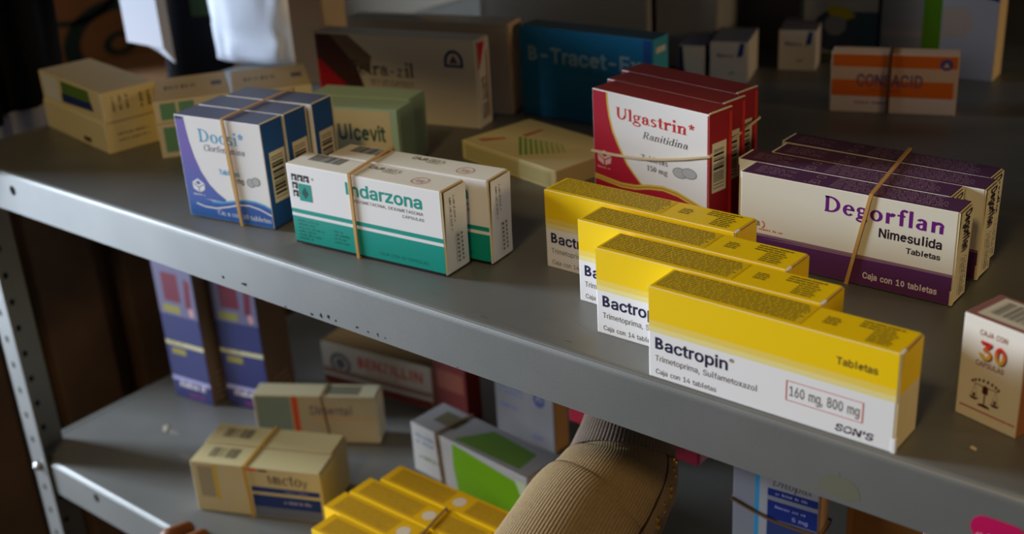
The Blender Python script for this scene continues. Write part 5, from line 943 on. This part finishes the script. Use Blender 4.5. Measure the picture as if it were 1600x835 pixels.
# cream pair with navy label
def navy_label_box(label, x, y, th):
    b = Box('medicine_box', label, x, y, th, .1175, .0292, .0492, ZL+.0008, 'cream boxes with navy labels in a banded pair', card=CREAM, faces={'t': mat('shaded_buff_top', (190, 176, 130)), 'f': mat('shaded_buff_front', (200, 186, 146))})  # cream toned down on top and front to stand for lower-shelf shade
    b.rect('f', .05, .30, .17, .92, mat('grey_panel', (160, 150, 124))); b.rect('f', .17, .25, .20, .95, mat('mustard_rule', (206, 176, 60)))
    b.rect('f', .46, .52, .985, .62, NBLUE); b.rect('f', .46, .22, .985, .46, NBLUE); b.rect('f', .46, .02, .985, .22, mat('grey_navy_ink', (104, 112, 140)))
    b.text('f', drawn('Mactoy', .12, .045), .60, .70, .90, .19, mat('slate_brown_ink', (84, 78, 80))); b.dashes('f', .72, .54, .9, .59, 1, mat('lilac_rule', (170, 166, 210)), 3, cw=.0016); b.dashes('f', .7, .3, .92, .40, 1, mat('lilac_rule', (170, 166, 210)), 4, cw=.0016)
    b.rect('f', .42, .93, .52, .975, PEACHY); b.rect('f', .53, .93, .60, .97, GREY); b.barcode('t', .08, .22, .36, .86, True, 9, None, mat('bar_olive', (96, 90, 70)), 14)
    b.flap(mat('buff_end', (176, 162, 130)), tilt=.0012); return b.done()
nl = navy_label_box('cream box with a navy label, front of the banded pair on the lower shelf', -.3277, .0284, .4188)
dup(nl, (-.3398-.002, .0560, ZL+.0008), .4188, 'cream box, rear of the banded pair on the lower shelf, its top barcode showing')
P_, N_ = loop_vertical(-.3277, .0284, .4188, .0598, .0492, ZL+.0008, .0520, .0500, .052, sub=5, e=.0008); band('rubber_band', 'mustard rubber band around the cream pair with the navy label', P_, N_, .0026, mat('mustard_rubber', (196, 152, 60), .5))
# white and green box
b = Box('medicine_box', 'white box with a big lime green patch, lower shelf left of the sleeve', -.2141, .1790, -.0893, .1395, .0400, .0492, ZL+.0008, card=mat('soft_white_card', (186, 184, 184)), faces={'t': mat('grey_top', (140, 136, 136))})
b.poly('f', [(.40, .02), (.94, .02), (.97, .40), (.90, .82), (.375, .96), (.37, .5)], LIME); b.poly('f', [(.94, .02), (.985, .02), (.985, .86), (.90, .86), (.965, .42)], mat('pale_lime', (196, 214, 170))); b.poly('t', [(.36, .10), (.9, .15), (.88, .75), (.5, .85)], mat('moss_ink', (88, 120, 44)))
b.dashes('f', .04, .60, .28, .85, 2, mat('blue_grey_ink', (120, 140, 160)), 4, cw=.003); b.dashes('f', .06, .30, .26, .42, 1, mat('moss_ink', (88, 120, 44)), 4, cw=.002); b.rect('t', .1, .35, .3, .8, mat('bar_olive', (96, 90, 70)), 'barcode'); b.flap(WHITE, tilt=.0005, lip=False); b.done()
P_, N_ = loop_vertical(-.2141, .1790, -.0893, .04, .0492, ZL+.0008, .0370, .0330, .036, sub=4, e=.0007); band('rubber_band', 'brown rubber band around the white and lime green box', P_, N_, .0022, mat('brown_rubber', (120, 84, 52), .6))
# white box with blue emblem, peach end
b = Box('medicine_box', 'upright white box with a dark blue emblem, lower shelf just left of the cuff', -.1935, .2700, -.03, .0685, .0200, .0850, ZL, card=mat('shaded_white_card', (138, 132, 130)), faces={'r': mat('peach_end', (214, 160, 104)), 'l': DCRIM})  # white card greyed to carry the shade it stands in
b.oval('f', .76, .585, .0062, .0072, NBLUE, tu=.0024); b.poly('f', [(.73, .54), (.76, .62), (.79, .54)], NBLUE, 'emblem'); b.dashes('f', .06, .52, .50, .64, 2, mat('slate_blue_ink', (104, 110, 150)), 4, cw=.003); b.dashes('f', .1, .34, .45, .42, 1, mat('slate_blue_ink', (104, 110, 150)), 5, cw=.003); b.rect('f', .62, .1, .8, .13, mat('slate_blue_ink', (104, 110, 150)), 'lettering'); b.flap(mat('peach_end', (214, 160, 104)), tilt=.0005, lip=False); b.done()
b = Box('medicine_box', 'small dark red box wedged behind the white and lime green box', -.2600, .2600, 0, .040, .0200, .065, ZL, card=mat('maroon_card', (120, 40, 36))); b.rect('f', .1, .5, .9, .8, mat('rust_panel', (150, 80, 60))); b.done()
# yellow boxes with white discs, banded stack at the bottom
def disc_box(label, x, y, th, z=ZL+.0008):
    b = Box('medicine_box', label, x, y, th, .13, .0240, .0508, z, 'yellow boxes with white discs on the lower shelf', card=mat('shaded_yellow_ink', (216, 164, 0), .5), faces={'f': YEL})  # yellow deepened in place of shade on the lower shelf
    b.rect('t', .05, .12, .50, .88, mat('ochre_panel', (184, 138, 10), .55)); b.dashes('t', .06, .18, .49, .84, 7, mat('ochre_print', (150, 112, 14)), 5, cw=.0011, ragged=.1); b.rect('t', .66, .12, .97, .88, mat('ochre_panel', (184, 138, 10), .55)); b.dashes('t', .67, .18, .96, .84, 7, mat('ochre_print', (150, 112, 14)), 6, cw=.0011, ragged=.1)
    b.oval('t', .575, .5, .0056, .0056, mat('ivory_disc', (206, 190, 164)), 'emblem', 24); b.rect('f', .01, .02, .99, .5, WHITE); return b.done()
db = disc_box('yellow box with a white disc on top, rearmost of the banded yellow stack below', -.1720, .0984, 0)
for lab, x, y in [('yellow box with a white disc on top, second from the back of the lower stack', -.1800, .0718), ('yellow box with a white disc on top, third from the back of the lower stack', -.1827, .0462), ('yellow box at the front of the yellow stack below, cut off by the picture edge', -.1690, .0205)]: dup(db, (x, y, ZL+.0008), 0, lab)
P_, N_ = loop_vertical(-.1827, .0205, 0, .1020-.026, .0508, ZL+.0008, .1050, .0990, .0830, sub=5, e=.0009); band('rubber_band', 'brown rubber band around the yellow stack on the lower shelf', P_, N_, .0022, mat('brown_rubber', (120, 84, 52), .6))
# lower right
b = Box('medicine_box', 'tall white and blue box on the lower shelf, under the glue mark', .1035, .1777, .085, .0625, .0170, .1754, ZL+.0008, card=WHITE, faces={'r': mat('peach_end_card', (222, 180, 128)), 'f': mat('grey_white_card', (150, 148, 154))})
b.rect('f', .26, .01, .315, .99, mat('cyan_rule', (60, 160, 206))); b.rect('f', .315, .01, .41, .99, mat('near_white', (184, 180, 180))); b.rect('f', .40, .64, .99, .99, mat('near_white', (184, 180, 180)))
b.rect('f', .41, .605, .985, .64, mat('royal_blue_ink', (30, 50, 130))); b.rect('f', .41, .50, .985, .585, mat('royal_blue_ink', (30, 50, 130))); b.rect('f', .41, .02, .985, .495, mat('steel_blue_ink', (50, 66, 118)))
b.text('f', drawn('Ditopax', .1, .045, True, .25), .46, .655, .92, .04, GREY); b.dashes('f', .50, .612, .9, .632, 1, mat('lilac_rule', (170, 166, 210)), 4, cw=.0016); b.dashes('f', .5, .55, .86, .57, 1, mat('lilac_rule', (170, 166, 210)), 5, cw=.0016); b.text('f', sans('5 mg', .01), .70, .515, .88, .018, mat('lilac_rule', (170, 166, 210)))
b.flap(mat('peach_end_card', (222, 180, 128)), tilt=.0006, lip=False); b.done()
P_, N_ = loop_horizontal(.1035, .1777, .085, .0640, .0172, [ZL+.0960, ZL+.0870, ZL+.088, ZL+.095], .0012, 4); band('rubber_band', 'brown rubber band across the tall white and blue box', P_, N_, .0022, mat('brown_rubber', (120, 84, 52), .6))
b = Box('medicine_box', 'amber brown box beside the tall white and blue box, mostly hidden by the lip', .1760, .2050, .085, .075, .05, .155, ZL, card=mat('amber_card', (176, 120, 40)), faces={'t': mat('amber_top', (190, 132, 50))}); b.rect('f', .06, .1, .94, .9, mat('amber_panel', (160, 100, 30))); b.rect('t', .05, .1, .95, .9, mat('amber_panel', (160, 100, 30))); b.done()
b = Box('medicine_box', 'pink box peeping out below the lip at the bottom right edge', .2640, .1000, .0, .075, .03, .185, ZL, card=mat('dusty_pink_card', (214, 170, 196))); b.rect('f', .08, .1, .92, .8, mat('pale_pink_panel', (232, 206, 218))); b.done()

# ---- scraps
def scrap(label, x, y, z, pts, c):
    mb = MB(); n = len(pts); mb.mesh([(a, b, h) for h in (0, .0006) for a, b in pts], [list(range(n))[::-1], [n+i for i in range(n)]]+[[i, (i+1) % n, n+(i+1) % n, n+i] for i in range(n)], c)
    o = mb.build('paper_scrap'); o.location = (x, y, z); tag(o, label, 'paper scrap')
scrap('tiny pale paper scrap on the shelf below the box of thirty capsules', .3075, .0220, .0001, [(0, 0), (.0032, -.0008), (.0028, .0006), (.0005, .0016)], CREAM)
scrap('small pale paper scrap on the lower shelf in front of the tall purple boxes', -.4690, .0960, ZL+.0001, [(0, 0), (.008, -.006), (.011, -.0045), (.003, .004)], mat('grey_paper', (170, 164, 150)))

# ---------------------------------------------------------------- person: a reaching arm, sleeve, cuff and hand holding a crimson box
SKIN = mat('skin', (176, 118, 86), .5, .4, 0, .06, 40)
def fuse(name, segs, m, parent, voxel=.0016, smooth=6):
    """tapered limbs fused to one continuous skin"""
    mb = MB()
    for (a, b, ra, rb) in segs:
        a, b = Vector(a), Vector(b); d = (b-a).normalized(); pts = []; rr = []
        for k in range(5): t = R(90-18*k); pts.append(a-d*ra*math.sin(t)); rr.append(max(.0002, ra*math.cos(t)))
        for k in range(1, 6): pts.append(a.lerp(b, k/6)); rr.append(ra+(rb-ra)*k/6)
        for k in range(5): t = R(18*k); pts.append(b+d*rb*math.sin(t)); rr.append(max(.0002, rb*math.cos(t)))
        pts.append(b+d*rb); rr.append(.0002); mb.tube(pts, rr, m, 14)
    o = mb.build(name, parent); md = o.modifiers.new('fuse', 'REMESH'); md.mode = 'VOXEL'; md.voxel_size = voxel; md.use_smooth_shade = True
    s_ = o.modifiers.new('soften', 'SMOOTH'); s_.iterations = smooth; s_.factor = .5
    dg = C.evaluated_depsgraph_get(); me = bpy.data.meshes.new_from_object(o.evaluated_get(dg)); o.modifiers.clear(); o.data = me
    if not me.materials: me.materials.append(m)
    return o
W_ = Vector((.0587, .11, -.1310)); M1 = Vector((.0628, .09, -.1435)); M2 = Vector((.0667, .045, -.1626)); EL = Vector((.105, -.26, -.335)); M3 = Vector((.075, -.04, -.205))
per = empty('person', 'person reaching under the middle shelf in a beige ribbed sleeve, holding a crimson box', 'person', (.105, -.26, -.335))
per.rotation_euler = (0, 0, 0); OFF = -Vector(per.location)
def L_(p): return Vector(p)+OFF
ax = (W_-M1).normalized(); side = Vector((.80, .10, -.35)).normalized(); side = (side-ax*side.dot(ax)).normalized(); upn = side.cross(ax).normalized()
if upn.z < 0: upn = -upn
def HP(a, s_, u): return L_(W_+ax*a+side*s_+upn*u)
segs = [(L_(EL), L_(M3), .038, .034), (L_(M3), L_(M2), .034, .032), (L_(M2), L_(M1), .032, .027), (L_(M1), L_(W_), .027, .0235), (L_(W_), HP(.03, 0, .002), .0235, .022)]
# palm: a slab of overlapping rays; the fingers reach over the box and bend down behind it, the thumb closes in front
DN = lambda p, dx, dy, dz: p+Vector((dx, dy, dz))
for k, s_ in enumerate((-.030, -.010, .010, .028)):
    segs.append((HP(.02, s_*.55, 0), HP(.074, s_, .002), .0125, .0105))
    ln = (.86, 1.0, .95, .74)[k]; r0 = .0086 if k < 3 else .0076
    p0 = HP(.074, s_, .002); p1 = DN(p0, 0, .022*ln, -.002); p2 = DN(p1, 0, .0, -.032*ln); p3 = DN(p2, 0, -.005, -.019*ln)
    segs += [(p0, p1, r0*1.08, r0), (p1, p2, r0, r0*.92), (p2, p3, r0*.92, r0*.8)]
TS = -1 if side.dot(rt) > 0 else 1   # the thumb leaves the palm on the side towards the left of the shelf
segs += [(HP(.012, TS*.012, 0), DN(HP(.024, TS*.022, 0), 0, 0, -.008), .014, .0112), (DN(HP(.024, TS*.022, 0), 0, 0, -.008), DN(HP(.030, TS*.020, 0), 0, 0, -.026), .0106, .0096), (DN(HP(.030, TS*.020, 0), 0, 0, -.026), DN(HP(.032, TS*.012, 0), 0, .002, -.044), .0096, .008)]
fuse('body', segs, SKIN, per)
# sleeve: ribbed knit tube
KNIT = mat('beige_knit', (152, 130, 98), .9, .05, 0, .10, 500, .5, 1500)
CUFF = mat('cuff_knit', (142, 123, 108), .9, .05, 0, .10, 500, .5, 1500)
def ribbed(name, path, m, parent, ribs, amp, nu, squash=.86, wrinkle=0, seed=0):
    pts = [Vector(p[0]) for p in path]; V = []; nrm = None; rnd = random.Random(seed); ph = [rnd.uniform(0, 6) for _ in range(5)]
    for i, (p, r) in enumerate(path):
        t = (pts[min(i+1, len(pts)-1)]-pts[max(i-1, 0)]).normalized()
        u_ = (upn-t*upn.dot(t)).normalized(); s2 = t.cross(u_)
        for k in range(nu):
            a = 2*math.pi*k/nu; q = r*(1+amp*math.cos(ribs*a)+wrinkle*math.sin(3*a+ph[0]+i*.35)*math.sin(i*.5+ph[1]))
            V.append(Vector(p)+s2*q*math.cos(a)+u_*q*squash*math.sin(a))
    n = len(path); F = [[i*nu+k, i*nu+(k+1) % nu, (i+1)*nu+(k+1) % nu, (i+1)*nu+k] for i in range(n-1) for k in range(nu)]
    mb = MB(); mb.mesh(V, F, m, True); o = mb.build(name, parent); md = o.modifiers.new('thickness', 'SOLIDIFY'); md.thickness = .0012; md.offset = -1
    return o
def lerp_path(keys, n):
    out = []
    for i in range(n):
        t = i/(n-1)*(len(keys)-1); k = min(int(t), len(keys)-2); f = t-k
        P0, P1, P2, P3 = [keys[min(max(k+j, 0), len(keys)-1)] for j in (-1, 0, 1, 2)]
        h = lambda a, b, c, d: .5*((2*b)+(-a+c)*f+(2*a-5*b+4*c-d)*f*f+(-a+3*b-3*c+d)*f**3)
        out.append((Vector([h(P0[0][j], P1[0][j], P2[0][j], P3[0][j]) for j in range(3)]), h(P0[1], P1[1], P2[1], P3[1])))
    return out
SX = Vector((.0050, .0010, -.0015))
KEYS = [(L_(EL), .054), (L_((.09, -.15, -.27)), .052), (L_(M3), .0485), (L_(M2+SX*.3), .0440), (L_(M2.lerp(M1, .5)+SX*.8), .0405), (L_(M1+SX), .0368), (L_(M1.lerp(W_, .45)+SX*.7), .0345)]
slv = ribbed('sleeve', lerp_path(KEYS, 60), KNIT, per, 124, .007, 992, .9, .010, 3)
cw_ = Vector(ax)
KC = [(L_(M1.lerp(W_, .40)+SX*.7), .0352), (L_(M1.lerp(W_, .55)+SX*.6), .0338), (L_(W_+SX*.3), .0314), (L_(W_+ax*.010), .0292), (L_(W_+ax*.020), .0284), (L_(W_+ax*.028), .0280)]
cuf = ribbed('cuff', lerp_path(KC, 26), CUFF, slv, 84, .016, 672, .9, 0, 2); cuf['label'] = 'ribbed cuff'
# dark seam cord along the outer side and the gold beads sewn beside it
def on_sleeve(i, a, lift=1.0, path=lerp_path(KEYS, 60)):
    p, r = path[i]; t = (path[min(i+1, 59)][0]-path[max(i-1, 0)][0]).normalized(); u_ = (upn-t*upn.dot(t)).normalized(); s2 = t.cross(u_)
    return p+s2*r*lift*math.cos(a)+u_*r*.9*lift*math.sin(a)
def ang(i, d):
    return max((R(k) for k in range(0, 360, 3)), key=lambda q: (on_sleeve(i, q)-on_sleeve(i, q+math.pi)).normalized().dot(d))
OUT = Vector((.80, .25, -.05)).normalized(); FRONT = Vector((.38, -.72, .55)).normalized()
AN = ang(40, (OUT*.86+FRONT*.5).normalized())
mb = MB(); mb.tube([on_sleeve(i, AN, 1.025) for i in range(8, 59)], .0011, mat('dark_cord', (60, 40, 26), .8), 8); mb.build('seam', slv)
GB = mat('gold_bead', (214, 160, 60), .25, .5, .9)
AB = ang(40, (OUT*.97+FRONT*.22).normalized())
for k, i in enumerate(range(20, 57, 4)):
    for q in (-1, 1):
        p = on_sleeve(i+(1 if q > 0 else 0), AB+q*.05, 1.02); bm = bmesh.new(); bmesh.ops.create_uvsphere(bm, u_segments=10, v_segments=8, radius=.0016 if (k+q) % 2 else .0022)
        mb = MB(); [setattr(v, 'index', j) for j, v in enumerate(bm.verts)]; mb.mesh([v.co+p for v in bm.verts], [[v.index for v in f.verts] for f in bm.faces], GB, True); bm.free(); mb.build('bead', slv)
# the crimson box in the hand
b = Box('medicine_box', 'crimson box held in the hand just below the middle shelf', -.0170, .1500, 0, .1085, .0270, .0420, -.1610, card=mat('crimson_card', (168, 12, 56), .3, .5)); b.rect('f', .1, .45, .9, .85, mat('rose_panel', (206, 110, 140))); b.flap(mat('crimson_card', (168, 12, 56), .3, .5), tilt=.0005, lip=False); cb = b.done()
# fingers of the other hand over the lower lip
p2_ = empty('person', 'person of whom only brown fingers show, at the lower shelf front edge', 'person', (-.282, -.05, ZL-.03)); O2 = -Vector(p2_.location); segs = []
for k, x in enumerate((-.338, -.3185, -.299, -.281)):
    q = lambda y, z, dx=0: Vector((x+dx+.029, y-.015, ZL+z-.004))+O2; r0 = (.0088, .0094, .0090, .0078)[k]
    segs += [(q(-.045, -.045, -.004), q(-.020, -.006), r0*1.1, r0), (q(-.020, -.006), q(.000, .0105-k*.0012), r0, r0*.95), (q(.000, .0105-k*.0012), q(.017, .0082), r0*.92, r0*.78), (q(-.045, -.045, -.004), Vector((-.289+(x+.318)*.6, -.110, ZL-.089))+O2, .0125, .014)]
SH = Vector((.029, -.015, -.004))+O2
segs += [(Vector((-.322, -.095, ZL-.085))+SH, Vector((-.30, -.20, ZL-.16))+SH, .027, .030), (Vector((-.345, -.085, ZL-.080))+SH, Vector((-.352, -.05, ZL-.074))+SH, .013, .011), (Vector((-.352, -.05, ZL-.074))+SH, Vector((-.340, -.018, ZL-.058))+SH, .0105, .009)]
fuse('body', segs, mat('brown_skin', (126, 76, 44), .5, .4, 0, .06, 40), p2_)
